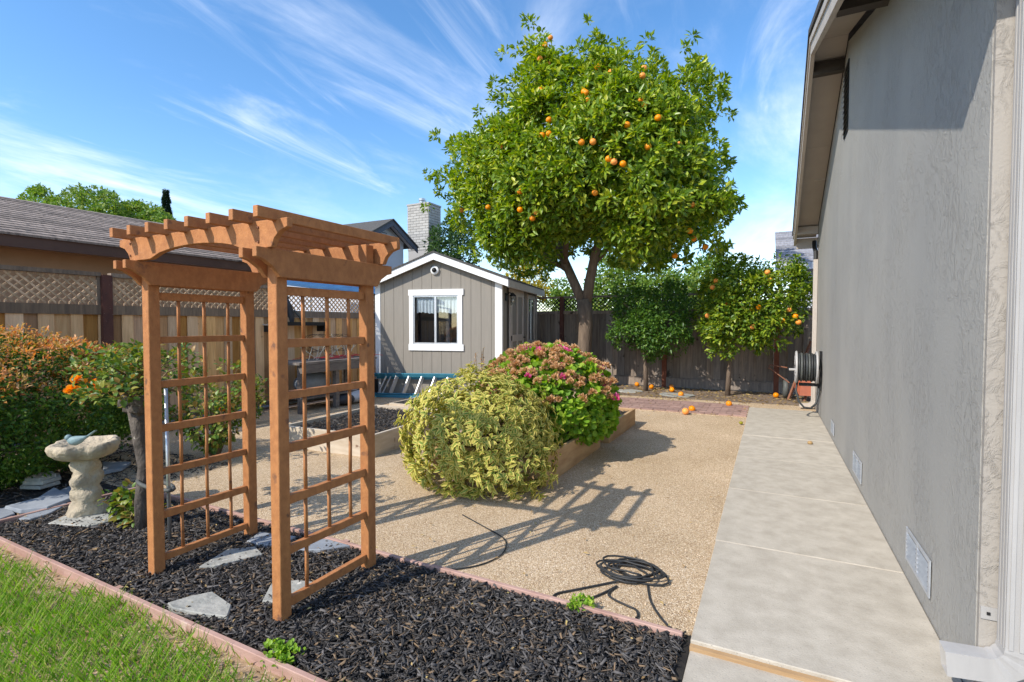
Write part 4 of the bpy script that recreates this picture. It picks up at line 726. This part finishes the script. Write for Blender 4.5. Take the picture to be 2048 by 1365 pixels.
# rosettes: leaves arching out of each shoot tip
per = 10; n = len(P)*per; c = np.repeat(P, per, 0); o = np.repeat(O, per, 0); a = np.tile(np.arange(per)*2.399, len(P)); t1 = nrm(np.cross(o, np.array([.3, .2, 1.]))); t2 = np.cross(o, t1)
rad_ = (np.cos(a)[:, None]*t1+np.sin(a)[:, None]*t2); A = nrm(rad_*.9+o*RNG.uniform(.1, .8, n)[:, None]+np.array([0, 0, -.4])+sph(n)*.2); V, F, E_ = leafset(c+rad_*.008+sph(n)*.02, A, nrm(o+np.array([0, 0, .3])), .074*(.5+.75*RNG.random(n)), .031*(.6+.7*RNG.random(n)), 'leaf')
V[:, 2] = np.maximum(V[:, 2], .008)
np_obj('foliage', V, F, 'leaf_sage', sg, E_)
st = MB()
for k in range(70):
    i = random.randrange(len(P)); b0 = np.array([-2.45+random.uniform(-.25, .25), 4.35+random.uniform(-.15, .3), .22]); st.tube([tuple(b0), tuple((b0+P[i])/2+[0, 0, .06]), tuple(P[i])], [.008, .006, .003], 5)
st.build('stems', 'twig', sg)
gr = bush('geranium_bush', (-2.25, 5.35), 'geranium bush with tan dried flower heads and a few pink blooms')
P, O = ell_clumps((-2.27, 5.36, .58), (.76, .72, .58), 520, .7, .2); V, F, _ = clump_leaves(P, np.full(len(P), .085), O, 20, .05, .052, 'round', .6, .6); np_obj('foliage', V, F, 'leaf_geranium', gr)
st = MB()
for k in range(60):
    i = random.randrange(len(P)); b0 = np.array([-2.25+random.uniform(-.4, .4), 5.3+random.uniform(-.35, .35), .2]); st.tube([tuple(b0), tuple((b0+P[i])/2+[0, 0, .05]), tuple(P[i])], [.009, .006, .003], 5)
st.build('stems', 'twig', gr)
def head(name, mat, n, r, L):
    d = sph(n); d[:, 2] = np.abs(d[:, 2])*.9-.2; d = nrm(d); V, F, _ = leafset(d*r*.45, d, sph(n), L*(.7+.6*RNG.random(n)), L*.75, 'diamond'); return np_mesh(name, V, F, mat)
heads = [head('dried_head', 'dried_flower', 80, .042, .026) for _ in range(4)]; pinks = [head('pink_head', 'pink_petal', 46, .04, .03) for _ in range(3)]
cnt = 0; fh = []
while cnt < 290:
    d = sph(1)[0]; 
    if d[2] < .12: continue
    if d[2] < .45 and random.random() < .55: continue
    p = np.array([-2.27, 5.36, .60])+d*np.array([.80, .76, .60])*random.uniform(.94, 1.06); pk = random.random() < .08
    h = inst(random.choice(pinks if pk else heads), 'flower_head', gr, tuple(p-np.array(gr.location)), (random.uniform(-.5, .5), random.uniform(-.5, .5), random.uniform(0, 6.3)), (random.uniform(.8, 1.45),)*3); cnt += 1
    if pk: h['label'] = 'bright pink flower head'
for k in range(6):      # tall dried stalks between the two bushes
    p = np.array([-2.75+random.uniform(-.25, .2), 5.2+random.uniform(-.3, .3), .7]); q = p+np.array([random.uniform(-.05, .05), 0, .38+.12*random.random()]); MB().tube([tuple(p), tuple(q)], .004, 5).build('dried_stalk', 'twig', gr)
    n = 26; t = RNG.random(n); PP = p+(q-p)*(.45+.55*t[:, None])+RNG.normal(0, .012, (n, 3)); V, F, _ = leafset(PP, sph(n), sph(n), .022, .012, 'diamond'); np_obj('dried_bloom', V, F, 'dried_flower', gr)
# ------------------------------------------------------------------ hedge by the left fence
hd = thing('hedge', (-6.5, 2.2, 0), 'rounded green hedge with orange red new growth on top', 'hedge')
P, O = ell_clumps((-6.35, 1.95, .64), (.92, 1.3, .64), 950, .6, .06); V, F, _ = clump_leaves(P, np.full(len(P), .11), O, 44, .042, .02, 'diamond', .3, .9); np_obj('foliage', V, F, 'leaf_hedge', hd)
m = O[:, 2] > .42; Pt = P[m]+O[m]*.05+np.array([0, 0, .04]); V, F, _ = clump_leaves(Pt, np.full(len(Pt), .10), nrm(O[m]+np.array([0, 0, .8])), 34, .042, .018, 'diamond', .1, .6); np_obj('new_growth', V, F, 'leaf_hedge_red', hd)
sp = [];
for k in range(70):
    i = random.randrange(len(Pt)); b0 = Pt[i]; q = b0+np.array([random.uniform(-.06, .06), random.uniform(-.06, .06), random.uniform(.08, .2)]); n = 12; t = np.linspace(.2, 1, n)[:, None]; PP = b0+(q-b0)*t; sp.append(leafset(PP, nrm(sph(n)+np.array([0, 0, .5])), sph(n), .03, .013, 'diamond'))
o_ = 0; VV = []; FF = []
for a in sp: VV.append(a[0]); FF.append(a[1]+o_); o_ += len(a[0])
np_obj('shoot_tips', np.concatenate(VV), np.concatenate(FF), 'leaf_hedge_red', hd)
for k in range(9): a = random.uniform(0, 6.28); MB().tube([(-6.35+.25*math.cos(a), 2.0+.45*math.sin(a), 0), (-6.35+.5*math.cos(a), 2.0+.8*math.sin(a), .5)], [.016, .008], 6).build('stem', 'twig', hd)
# ------------------------------------------------------------------ roses
rs = gz(287, 1062); R3 = rs
rt = thing('rose_tree', (rs[0], rs[1], 0), 'old standard rose with gnarled trunk and yellow orange blooms', 'rose')
kn = np.array([rs[0]-.06, rs[1]+.03, .90])
MB().tube([(rs[0], rs[1], -.02), (rs[0]-.02, rs[1], .2), (rs[0]+.0, rs[1]+.02, .45), (rs[0]-.05, rs[1]+.02, .70), tuple(kn)], [.05, .042, .045, .055, .085], 12).build('trunk', 'bark_grey', rt, True)
lmp = MB()
for k in range(9): d = sph(1)[0]; lmp.ico(tuple(kn+d*np.array([.10, .09, .045])), .05+.02*random.random(), 1)
lmp.build('graft_knot', 'bark_grey', rt)
cl = []
for k in range(34):
    a = random.uniform(0, 6.28); L = random.uniform(.22, .52); e = kn+np.array([math.cos(a)*L, math.sin(a)*L*.8, random.uniform(-.02, .34)]); mid = (kn+e)/2+np.array([0, 0, .07]); MB().tube([tuple(kn), tuple(mid), tuple(e)], [.009, .006, .003], 5).build('cane', 'twig', rt); cl += [e, (mid+e)/2, e+np.array([random.uniform(-.06, .06), random.uniform(-.06, .06), .03])]
cl = np.array(cl); V, F, _ = clump_leaves(cl, np.full(len(cl), .085), nrm(cl-kn+np.array([0, 0, .2])), 15, .045, .03, 'leaf', .8, .6); np_obj('foliage', V, F, 'leaf_rose', rt)
def bloom(loc, par, r=.035):
    d = sph(26); d[:, 2] = np.abs(d[:, 2])-.15; d = nrm(d); V, F, _ = leafset(np.array(loc)+d*r*.25, d, sph(26), r, r*.9, 'round'); return np_obj('bloom', V, F, 'rose_petal', par)
for px in ((157, 762), (185, 782), (145, 783), (196, 772)): bloom(gy(px[0], px[1], rs[1]-.1), rt, .045)
pl = gz(340, 1086); ps = thing('metal_stake', (pl[0], pl[1], 0), 'galvanised metal stake strapped to the rose trunk', 'stake')
MB().tube([(pl[0], pl[1], -.05), (pl[0]-.01, pl[1], 1.03)], .012, 10).build('pole', 'galv', ps, True); sv = (pl-rs)/np.linalg.norm(pl-rs); sq = np.array([-sv[1], sv[0], 0]); sm = (pl+rs)/2; sa = .5*float(np.linalg.norm((pl-rs)[:2]))+.035
MB().tube([tuple(sm+sv*sa*math.cos(k*math.pi/12)+sq*.055*math.sin(k*math.pi/12)+np.array([0, 0, .36+.0*k])) for k in range(25)], .014, 6).build('strap', 'grey_rubber', ps, True)
def rosebush(c, n, r, h, label, blooms=0):
    b = thing('rose_bush', (c[0], c[1], 0), label, 'rose'); cl = []
    for k in range(n):
        a = random.uniform(0, 6.28); L = r*random.uniform(.2, 1); z = h*random.uniform(.3, 1); e = np.array([c[0]+math.cos(a)*L, c[1]+math.sin(a)*L, z]); mid = np.array([c[0]+math.cos(a)*L*.5, c[1]+math.sin(a)*L*.5, z*.6])
        MB().tube([(c[0]+.03*math.cos(a), c[1]+.03*math.sin(a), 0), tuple(mid), tuple(e)], [.008, .006, .003], 5).build('cane', 'twig', b); cl += [e, mid, (mid+e)/2]
    cl = np.array(cl); V, F, _ = clump_leaves(cl, np.full(len(cl), .09), nrm(cl-np.array([c[0], c[1], h*.3])), 14, .05, .034, 'leaf', .8, .6); V[:, 2] = np.maximum(V[:, 2], .01); np_obj('foliage', V, F, 'leaf_rose', b)
    for k in range(blooms): e = cl[random.randrange(len(cl))]; bloom(e, b, .03)
    return b
c = gz(432, 915); rosebush(c, 42, .52, 1.05, 'loose leafy rose bush seen through the left trellis panel', 3)
c = gz(505, 850); rosebush(c, 7, .16, .75, 'small sprig of rose beside the right trellis post')
c = gz(268, 1050); rosebush(c, 8, .14, .22, 'low young rose shoots sprouting beside the gnarled rose trunk')
c = gz(1165, 1222); w1 = thing('weed', (c[0], c[1], 0), 'small green weed growing over the gravel edging', 'weed')
P = np.array([c+np.array([random.uniform(-.06, .06), random.uniform(-.05, .05), .03]) for _ in range(16)]); V, F, _ = clump_leaves(P, np.full(16, .025), np.tile([0, 0, 1.], (16, 1)), 14, .02, .014, 'leaf', 1, .8); np_obj('foliage', V, F, 'leaf_geranium', w1)
c = gz(560, 1320); w1 = thing('weed', (c[0], c[1], 0), 'green clover weed in the mulch beside the lawn edging', 'weed')
P = np.array([c+np.array([random.uniform(-.08, .08), random.uniform(-.05, .05), .03]) for _ in range(22)]); V, F, _ = clump_leaves(P, np.full(22, .025), np.tile([0, 0, 1.], (22, 1)), 14, .018, .014, 'round', 1, .8); np_obj('foliage', V, F, 'leaf_geranium', w1)
# ------------------------------------------------------------------ citrus trees
ORM = MB().ico((0, 0, 0), 1, 3, (1, 1, .94)).mesh('orange', 'orange', smooth=True)
def fruit(par, p, r): return inst(ORM, 'orange', par, tuple(np.array(p)-np.array(par.location)), (random.uniform(-.4, .4), random.uniform(-.4, .4), random.uniform(0, 6)), (r, r, r))
OUT = [(872, 338), (905, 318), (885, 272), (925, 255), (985, 215), (1000, 170), (1035, 135), (1038, 92), (1065, 60), (1090, 52), (1108, 75), (1122, 112), (1140, 112), (1152, 75), (1165, 58), (1205, 55), (1225, 82), (1260, 90), (1310, 82), (1325, 105), (1335, 132), (1362, 118), (1376, 78), (1392, 100), (1432, 110), (1420, 135), (1455, 165), (1470, 188), (1450, 230), (1425, 250), (1455, 290), (1462, 320), (1440, 345), (1470, 370), (1499, 390), (1475, 420), (1440, 440), (1462, 475), (1450, 502), (1415, 508), (1395, 495), (1360, 532), (1330, 520), (1290, 545), (1240, 525), (1200, 510), (1165, 492), (1110, 515), (1085, 548), (1050, 552), (1030, 540), (985, 518), (950, 522), (935, 470), (900, 440), (880, 410), (897, 390), (878, 365)]
TY = 11.1
tb = gy(1172, 700, TY); ot = thing('orange_tree', (tb[0]-.05, TY, 0), 'large orange tree with dense rounded crown and scattered fruit', 'tree')
P, O = crown_clumps(OUT, TY, 1900, 2.4, .30); lob = np.sin(P[:, 0]*2.3+1.0)*np.sin(P[:, 2]*2.6+.5)+.7*np.sin(P[:, 0]*4.1+P[:, 2]*3.3)*np.sin(P[:, 2]*4.7-P[:, 1]*2.1); P = P+O*(.26*np.minimum(lob-.8, .1))[:, None]; kp = lob > -.9; P = P[kp]; O = O[kp]; V, F, _ = clump_leaves(P, RNG.uniform(.14, .30, len(P)), O, 46, .135, .06, 'diamond', .35, .75, .12)
np_obj('crown', V, F, 'leaf_orange', ot)
pb = np.array([gy(x, y, TY)[[0, 2]] for x, y in OUT]); nx = np.roll(pb, -1, 0); tt = RNG.random(len(pb)*7); ii = np.tile(np.arange(len(pb)), 7); eb = pb[ii]+(nx-pb)[ii]*tt[:, None]; cb_ = pb.mean(0); eb = cb_+(eb-cb_)*RNG.uniform(.92, .985, len(eb))[:, None]; dd = poly_dist(eb, pb); kk = (dd > .09) & (eb[:, 1] < pb[:, 1].max()-.12); eb = eb[kk]; tt = tt[kk]
eb[:, 1] -= .1; PE = np.stack([eb[:, 0], TY+RNG.normal(0, .45, len(eb)), eb[:, 1]], 1); OE = nrm(np.stack([eb[:, 0]-cb_[0], 0*tt, eb[:, 1]-cb_[1]], 1)); V, F, _ = clump_leaves(PE, RNG.uniform(.06, .15, len(PE)), nrm(OE+np.array([0, 0, .3])), 22, .13, .055, 'diamond', .35, .7, 0); np_obj('outer_shoots', V, F, 'leaf_orange', ot)
P2, O2 = crown_clumps(OUT, TY, 620, 2.5, .2); V, F, _ = clump_leaves(P2, RNG.uniform(.08, .2, len(P2)), nrm(O2+np.array([0, 0, .6])), 26, .13, .055, 'diamond', .35, .6, 0); np_obj('shoot_tips', V, F, 'leaf_orange', ot)
q = lambda x, y, dy=0: tuple(gy(x, y, TY+dy))
MB().tube([(tb[0]-.12, TY, -.05), q(1166, 740), q(1170, 680), q(1172, 640), q(1168, 600)], [.21, .17, .155, .16, .17], 14).build('trunk', 'bark', ot, True)
for pts, rr in (([(1168, 612, 0), (1150, 570, 0), (1128, 520, .1), (1095, 450, .3), (1050, 380, .2)], [.12, .11, .10, .08, .04]), ([(1172, 612, 0), (1180, 560, 0), (1190, 510, -.1), (1215, 430, -.3), (1230, 320, -.3), (1225, 200, -.2)], [.12, .115, .10, .08, .06, .03]), ([(1185, 530, -.05), (1240, 470, .2), (1320, 410, .3), (1390, 360, .2)], [.07, .06, .045, .02]), ([(1130, 525, 0), (1135, 430, -.8), (1130, 320, -1.1), (1110, 200, -.6)], [.07, .06, .045, .02]), ([(1140, 545, .05), (1060, 490, .6), (990, 440, .5)], [.06, .05, .02])):
    MB().tube([q(*p) for p in pts], rr, 10).build('branch', 'bark', ot, True)
for (x, y) in [(1090, 90), (1101, 76), (1080, 118), (1092, 110), (1100, 128), (1222, 145), (1288, 137), (1285, 152), (1172, 186), (1174, 202), (1168, 184), (1280, 202), (1288, 210), (1080, 181), (1098, 240), (1084, 271), (1098, 268), (1001, 293), (1186, 284), (1163, 285), (1296, 294), (1358, 290), (1246, 328), (1228, 324), (1217, 318), (1040, 383), (1190, 386), (1072, 424), (1065, 437), (924, 421), (1383, 410), (1380, 462), (1387, 478), (1411, 494), (1350, 512), (1254, 250), (1195, 134), (1316, 236), (1040, 420), (976, 415)]:
    d = ray(x, y); # fruit hang in the outer shell of the crown
    pq = gy(x, y, TY); poly_d = poly_dist(np.array([[pq[0], pq[2]]]), np.array([gy(a, b, TY)[[0, 2]] for a, b in OUT]))[0]
    yy = TY-2.55*math.sqrt(max(0, 1-(1-min(max(poly_d, 0)/2.4, 1))**2))+.06; fruit(ot, gy(x, y, yy), .058)
def citrus(px, Y, tr, label, mat, n, depth, L, fr, per=30):
    c = gy(tr[0][0], tr[0][1], Y); t = thing('citrus_tree', (c[0], Y, 0), label, 'tree')
    P, O = crown_clumps(px, Y, n, depth, .03); P = P+O*(.09*(np.sin(P[:, 0]*6)+np.sin(P[:, 2]*7+P[:, 1]*4)))[:, None]; V, F, _ = clump_leaves(P, RNG.uniform(.09, .19, len(P)), O, per, L, L*.48, 'diamond', .45, .75, .15); np_obj('crown', V, F, mat, t)
    MB().tube([(c[0], Y, -.03)]+[tuple(gy(x, y, Y)) for x, y in tr[1:]], [.055]+[.045-.006*i for i in range(len(tr)-1)], 9).build('trunk', 'bark', t, True)
    for k in range(5): a = P[random.randrange(len(P))]; b0 = gy(*tr[-1], Y); MB().tube([tuple(b0), tuple((b0+a)/2), tuple(a)], [.025, .018, .008], 6).build('branch', 'bark', t)
    for x, y in fr: fruit(t, gy(x, y, Y-depth*.85), .05)
    return t
citrus([(1240, 590), (1280, 572), (1330, 575), (1370, 590), (1378, 640), (1368, 690), (1340, 705), (1300, 722), (1265, 700), (1232, 690), (1228, 640)], 11.3, [(1292, 776), (1291, 740), (1288, 700), (1290, 650)], 'dark leafed young citrus tree against the grey back fence', 'leaf_calamondin', 330, .65, .075, [])
citrus([(1388, 640), (1400, 560), (1440, 535), (1500, 525), (1560, 530), (1622, 545), (1620, 610), (1605, 660), (1560, 680), (1520, 705), (1490, 690), (1460, 712), (1425, 690), (1395, 665)], 11.3, [(1455, 780), (1458, 740), (1462, 700), (1470, 640)], 'bushy citrus tree heavy with oranges beside the house downspout', 'leaf_citrus', 420, .75, .095,
       [(1455, 609), (1502, 618), (1517, 615), (1541, 561), (1505, 654), (1565, 641), (1591, 633), (1597, 645), (1488, 569), (1425, 575), (1432, 562), (1578, 620), (1415, 632), (1535, 545)])
for i, (x, y) in enumerate(((1274, 769), (1303, 774), (1343, 774), (1344, 780), (1362, 789), (1384, 818), (1371, 823), (1458, 808), (1552, 791))):
    c = gz(x, y, .055); o = bpy.data.objects.new('fallen_orange', ORM); COL.objects.link(o); o.location = c; o.scale = (.055, .055, .055); o.rotation_euler = (random.uniform(-1, 1), random.uniform(-1, 1), 0)
    tag(o, 'orange fallen on the ground under the citrus trees', 'orange', 'fallen oranges')
for x, y in ((1482, 846), (1620, 886)):
    c = gz(x, y, .06 if x > 1600 else .03); o = bpy.data.objects.new('fallen_orange', ORM.copy()); COL.objects.link(o); o.location = c; o.scale = (.028, .028, .024); o.data.materials[0] = MATS['dry_leaf' if x > 1600 else 'leaf_yellow']
    tag(o, ['small brown shrivelled fruit lying on the concrete walkway', 'small yellow green fruit lying on the gravel beside the walkway'][x < 1600], 'orange')
# ------------------------------------------------------------------ neighbours
nh = thing('neighbour_house', (-13, 6, 0), 'low house with brown shingle roof behind the cedar fence', 'house')
EX = -9.2; ezt = gx(0, 466, EX)[2]; ezb = gx(0, 491, EX)[2]; ye = gx(618, 556, EX)[1]
MB().box((EX-8, -9, 0), (EX-.55, ye-.45, ezb+.05)).build('wall', 'wall_tan', nh); MB().box((EX-.04, -9, ezb), (EX, ye, ezt)).build('fascia', 'fascia_brown', nh); MB().box((EX-.55, -9, ezb+.03), (EX-.041, ye, ezb+.05)).build('soffit', 'wall_tan', nh)
RXH = -11.7; rzz = 3.62; rows = 18
for k in range(rows):
    t0, t1 = k/rows, (k+1)/rows+.006; x0, x1 = EX+.03+(RXH-EX-.03)*t0, EX+.03+(RXH-EX-.03)*t1; z0, z1 = ezt+(rzz-ezt)*t0, ezt+(rzz-ezt)*t1
    MB().add([(x0, -9, z0+.022), (x0, ye+.05, z0+.022), (x1, ye+.05, z1+.008), (x1, -9, z1+.008), (x0, -9, z0-.01), (x0, ye+.05, z0-.01), (x1, ye+.05, z1-.02), (x1, -9, z1-.02)], [(0, 1, 2, 3), (7, 6, 5, 4), (0, 4, 5, 1), (1, 5, 6, 2), (2, 6, 7, 3), (3, 7, 4, 0)]).build('shingle_course', 'shingle_brown', nh)
MB().prism([(RXH, rzz), (RXH-5, ezt), (RXH-5, ezt-.05), (RXH, rzz-.08)], 1, -9, ye+.05).build('far_slope', 'shingle_brown', nh)
MB().prism([(EX-.1, ezt-.05), (RXH, rzz-.09), (RXH-4.9, ezt-.05)], 1, ye-.5, ye-.4).build('gable_wall', 'wall_tan', nh)
YA = 15.5; ap = gy(786, 441, YA); XG = float(ap[0]); fe = gx(836, 497, XG); RL = float(fe[1])-YA; zap = float(ap[2]); sl_ = (zap-float(fe[2]))/RL
n2 = thing('neighbour_house', (XG, YA, 0), 'pale blue grey gabled house with navy trim behind the shed', 'house')
MB().prism([(YA-RL+.5, 0), (YA+RL-.5, 0), (YA+RL-.5, zap-sl_*(RL-.5)-.1), (YA, zap-.1), (YA-RL+.5, zap-sl_*(RL-.5)-.1)], 0, XG-7, XG-.35).build('wall', 'wall_blue', n2)
for s_ in (-1, 1):
    ye_ = YA+s_*RL; ze_ = zap-sl_*RL
    MB().prism([(YA, zap), (ye_, ze_), (ye_, ze_-.2), (YA, zap-.2)], 0, XG-.04, XG).build('barge_board', 'trim_navy', n2); MB().prism([(YA, zap+.06), (ye_, ze_+.06), (ye_, ze_+.003), (YA, zap+.003)], 0, XG-7.2, XG+.04).build('roof_slope', 'shingle_dark', n2)
    MB().prism([(YA, zap-.02), (ye_, ze_-.02), (ye_, ze_-.04), (YA, zap-.04)], 0, XG-.36, XG-.041).build('soffit', 'wall_blue', n2)
MB().box((XG-.349, YA-.35, zap-1.0), (XG-.33, YA+.05, zap-.45)).build('gable_vent', 'trim_navy', n2)
for k in range(8): z = zap-.98+k*.066; MB().box((XG-.329, YA-.33, z), (XG-.31, YA+.03, z+.03)).build('louver', 'wall_blue', n2)
ch = thing('chimney', (gy(836, 500, 18.2)[0], 18.4, 0), 'white painted brick chimney with metal flue cap', 'chimney'); c0 = gy(815, 413, 18.2); c1_ = gy(857, 413, 18.2); cx0, cx1, czt = c0[0], c1_[0], c0[2]; cw = cx1-cx0
MB().box((cx0+.012, 18.212, 0), (cx1-.012, 18.2+cw*.8, czt-.005)).build('core', 'mortar', ch)
cb = MB().box((-.5, 0, 0), (.5, .03, 1)).mesh('brick', 'chimney_brick'); nrow = 17; zb0 = czt-nrow*.115
for r in range(nrow):
    z = zb0+r*.115
    for c_ in range(4):
        bwid_ = cw/3.5; x0 = cx0+(c_-(.5 if r % 2 else 0))*bwid_; x1 = min(x0+bwid_-.015, cx1); x0 = max(x0, cx0)
        if x1-x0 < .04: continue
        inst(cb, 'brick', ch, ((x0+x1)/2-ch.location.x, 18.19-ch.location.y, z), (0, 0, 0), (x1-x0, 1, .10))
        inst(cb, 'brick', ch, (cx1-.018-ch.location.x, 18.2+(c_+.5)*cw*.2-ch.location.y, z), (0, 0, -math.pi/2), (cw*.2-.015, 1, .10)) if c_ < 4 else None
MB().box((cx0-.03, 18.17, czt), (cx1+.03, 18.22+cw*.8, czt+.07)).build('crown_slab', 'chimney_brick', ch)
xm = (cx0+cx1)/2; MB().tube([(xm, 18.5, czt+.06), (xm, 18.5, czt+.20)], .13, 14).build('flue', 'galv', ch); MB().tube([(xm, 18.5, czt+.23), (xm, 18.5, czt+.33)], .15, 14).build('flue_cap', 'galv', ch)
for k in range(4): aa = k*math.pi/2; MB().tube([(xm+.12*math.cos(aa), 18.5+.12*math.sin(aa), czt+.19), (xm+.12*math.cos(aa), 18.5+.12*math.sin(aa), czt+.24)], .01, 5).build('flue_bracket', 'galv', ch)
tp = thing('blue_canopy', (-10.3, 12, 0), 'dark blue tarp canopy beyond the cedar fence', 'canopy')
A0 = gy(560, 560, 11.5); A1 = gy(760, 590, 11.5); 
MB().add([(A0[0]-.6, 11.2, A0[2]+.0), (A1[0]+.6, 11.2, A1[2]-.02), (A1[0]+.4, 13.2, A1[2]+.55), (A0[0]-.6, 13.2, A0[2]+.55), (A0[0]-.6, 11.2, A0[2]-.08), (A1[0]+.6, 11.2, A1[2]-.10), (A1[0]+.4, 13.2, A1[2]+.5), (A0[0]-.6, 13.2, A0[2]+.5)], [(0, 1, 2, 3), (7, 6, 5, 4), (0, 4, 5, 1), (1, 5, 6, 2), (2, 6, 7, 3), (3, 7, 4, 0)]).build('tarp_sheet', 'blue_tarp', tp)
for x in (A0[0]-.4, A1[0]+.3):
    for y in (11.3, 13.1): MB().tube([(x, y, 0), (x, y, A1[2]+.0 if y < 12 else A1[2]+.5)], .03, 8).build('pole', 'galv', tp)
n3 = thing('neighbour_house', (1.5, 18, 0), 'house with grey shingle roof and blue grey gutter behind the back fence', 'house'); Y3 = 15.0
r0 = gy(1550, 466, Y3+2.5); r1_ = gy(1552, 527, Y3)
for k in range(14):
    t0, t1 = k/14, (k+1)/14+.01; y0, y1 = Y3+2.5*t0, Y3+2.5*t1; z0, z1 = r1_[2]+(r0[2]-r1_[2])*t0, r1_[2]+(r0[2]-r1_[2])*t1; x0 = r1_[0]+(r0[0]-r1_[0])*t0
    MB().add([(x0, y0, z0+.03), (6, y0, z0+.03), (6, y1, z1+.008), (x0, y1, z1+.008), (x0, y0, z0-.03), (6, y0, z0-.03), (6, y1, z1-.03), (x0, y1, z1-.03)], [(0, 1, 2, 3), (7, 6, 5, 4), (0, 4, 5, 1), (1, 5, 6, 2), (2, 6, 7, 3), (3, 7, 4, 0)]).build('shingle_course', 'shingle_grey', n3)
MB().box((r1_[0]-.02, Y3-.1, r1_[2]-.19), (6, Y3-.02, r1_[2]-.02)).build('gutter', 'wall_blue', n3); MB().box((r1_[0]+.4, Y3+.35, 0), (6, Y3+2.4, r1_[2]-.05)).build('wall', 'wall_blue', n3); MB().prism([(Y3+.35, r1_[2]-.05), (Y3+2.4, r1_[2]-.05), (Y3+2.4, r0[2]-.08)], 0, r1_[0]+.4, r1_[0]+.5).build('gable_wall', 'wall_blue', n3)
# ------------------------------------------------------------------ trees beyond the fences
def far_tree(name, px, Y, base, label, mat, n, depth, L, per=26, group=None):
    P, O = crown_clumps(px, Y, n, depth, .05); c = P.mean(0); t = thing(name, (c[0], Y, 0), label, 'tree' if 'hedge' not in name and 'shrub' not in name else 'shrub', group)
    V, F, _ = clump_leaves(P, RNG.uniform(.2, .45, len(P))*min(1, Y/20), O, per, L, L*.5, 'diamond', .4, .8, .1); np_obj('crown', V, F, mat, t)
    MB().tube([(c[0], Y, -.05), (c[0]+.05, Y, c[2]*.5), (c[0], Y, c[2])], [.16, .12, .06], 8).build('trunk', 'bark', t, True); return t
far_tree('leafy_tree', [(40, 400), (60, 380), (85, 376), (100, 395), (130, 385), (160, 375), (185, 380), (210, 378), (235, 395), (245, 430), (245, 520), (40, 520)], 24, None, 'bright green rounded tree rising behind the brown roof', 'leaf_far', 900, 2.2, .28)
far_tree('leafy_tree', [(240, 415), (270, 406), (300, 412), (335, 430), (345, 460), (345, 520), (235, 520)], 26, None, 'lower pale green tree beside the conifer behind the roof', 'leaf_far', 600, 2, .28)
cf = gy(333, 440, 34); ct = thing('conifer', (cf[0], 34, 0), 'dark slender conifer beyond the brown roof', 'tree'); zt = gy(333, 378, 34)[2]
MB().tube([(cf[0], 34, 0), (cf[0], 34, zt-.1)], [.2, .03], 8).build('trunk', 'bark', ct); n = 15000; t = RNG.random(n)**.7; zz = zt-(zt-3)*t; rr = (.12+1.05*np.minimum(t*1.6, 1))*(.35+.65*RNG.random(n))*(.75+.25*np.sin(zz*5)); a = RNG.random(n)*6.28
PP = np.stack([cf[0]+rr*np.cos(a), 34+rr*np.sin(a), zz-.15*rr], 1); V, F, _ = leafset(PP, nrm(np.stack([np.cos(a), np.sin(a), -.3+0*a], 1)+sph(n)*.4), nrm(sph(n)*.4+np.array([0, 0, 1])), .34, .13, 'diamond'); np_obj('crown', V, F, 'leaf_conifer', ct)
far_tree('leafy_tree', [(858, 470), (875, 450), (905, 442), (935, 455), (945, 500), (940, 560), (860, 560)], 19, None, 'dark green tree between the chimney and the orange tree', 'leaf_far_dark', 150, 1.4, .17)
far_tree('leafy_tree', [(1010, 545), (1040, 520), (1075, 535), (1092, 560), (1090, 600), (1010, 600)], 15.5, None, 'yellow leafed tree peeking over the shed roof', 'leaf_yellow', 90, .8, .12)
far_tree('leafy_tree', [(1095, 580), (1115, 560), (1135, 570), (1150, 590), (1150, 640), (1095, 640)], 20, None, 'small distant green tree beyond the back fence', 'leaf_far', 70, 1, .15)
far_tree('tall_shrub', [(1180, 560), (1195, 525), (1225, 515), (1262, 520), (1280, 545), (1282, 680), (1180, 680)], 22, None, 'tall pale green shrub beyond the grey back fence beside the orange trunk', 'leaf_far', 300, 1.2, .17)
far_tree('tall_shrub', [(1275, 560), (1310, 545), (1350, 550), (1385, 565), (1390, 680), (1272, 680)], 21, None, 'yellow green clipped shrub behind the dark citrus', 'leaf_far', 300, 1.1, .15)
far_tree('tall_shrub', [(1375, 560), (1390, 530), (1420, 515), (1450, 520), (1470, 545), (1470, 680), (1375, 680)], 23, None, 'loose pale shrub behind the fruiting citrus', 'leaf_far', 300, 1.2, .17)
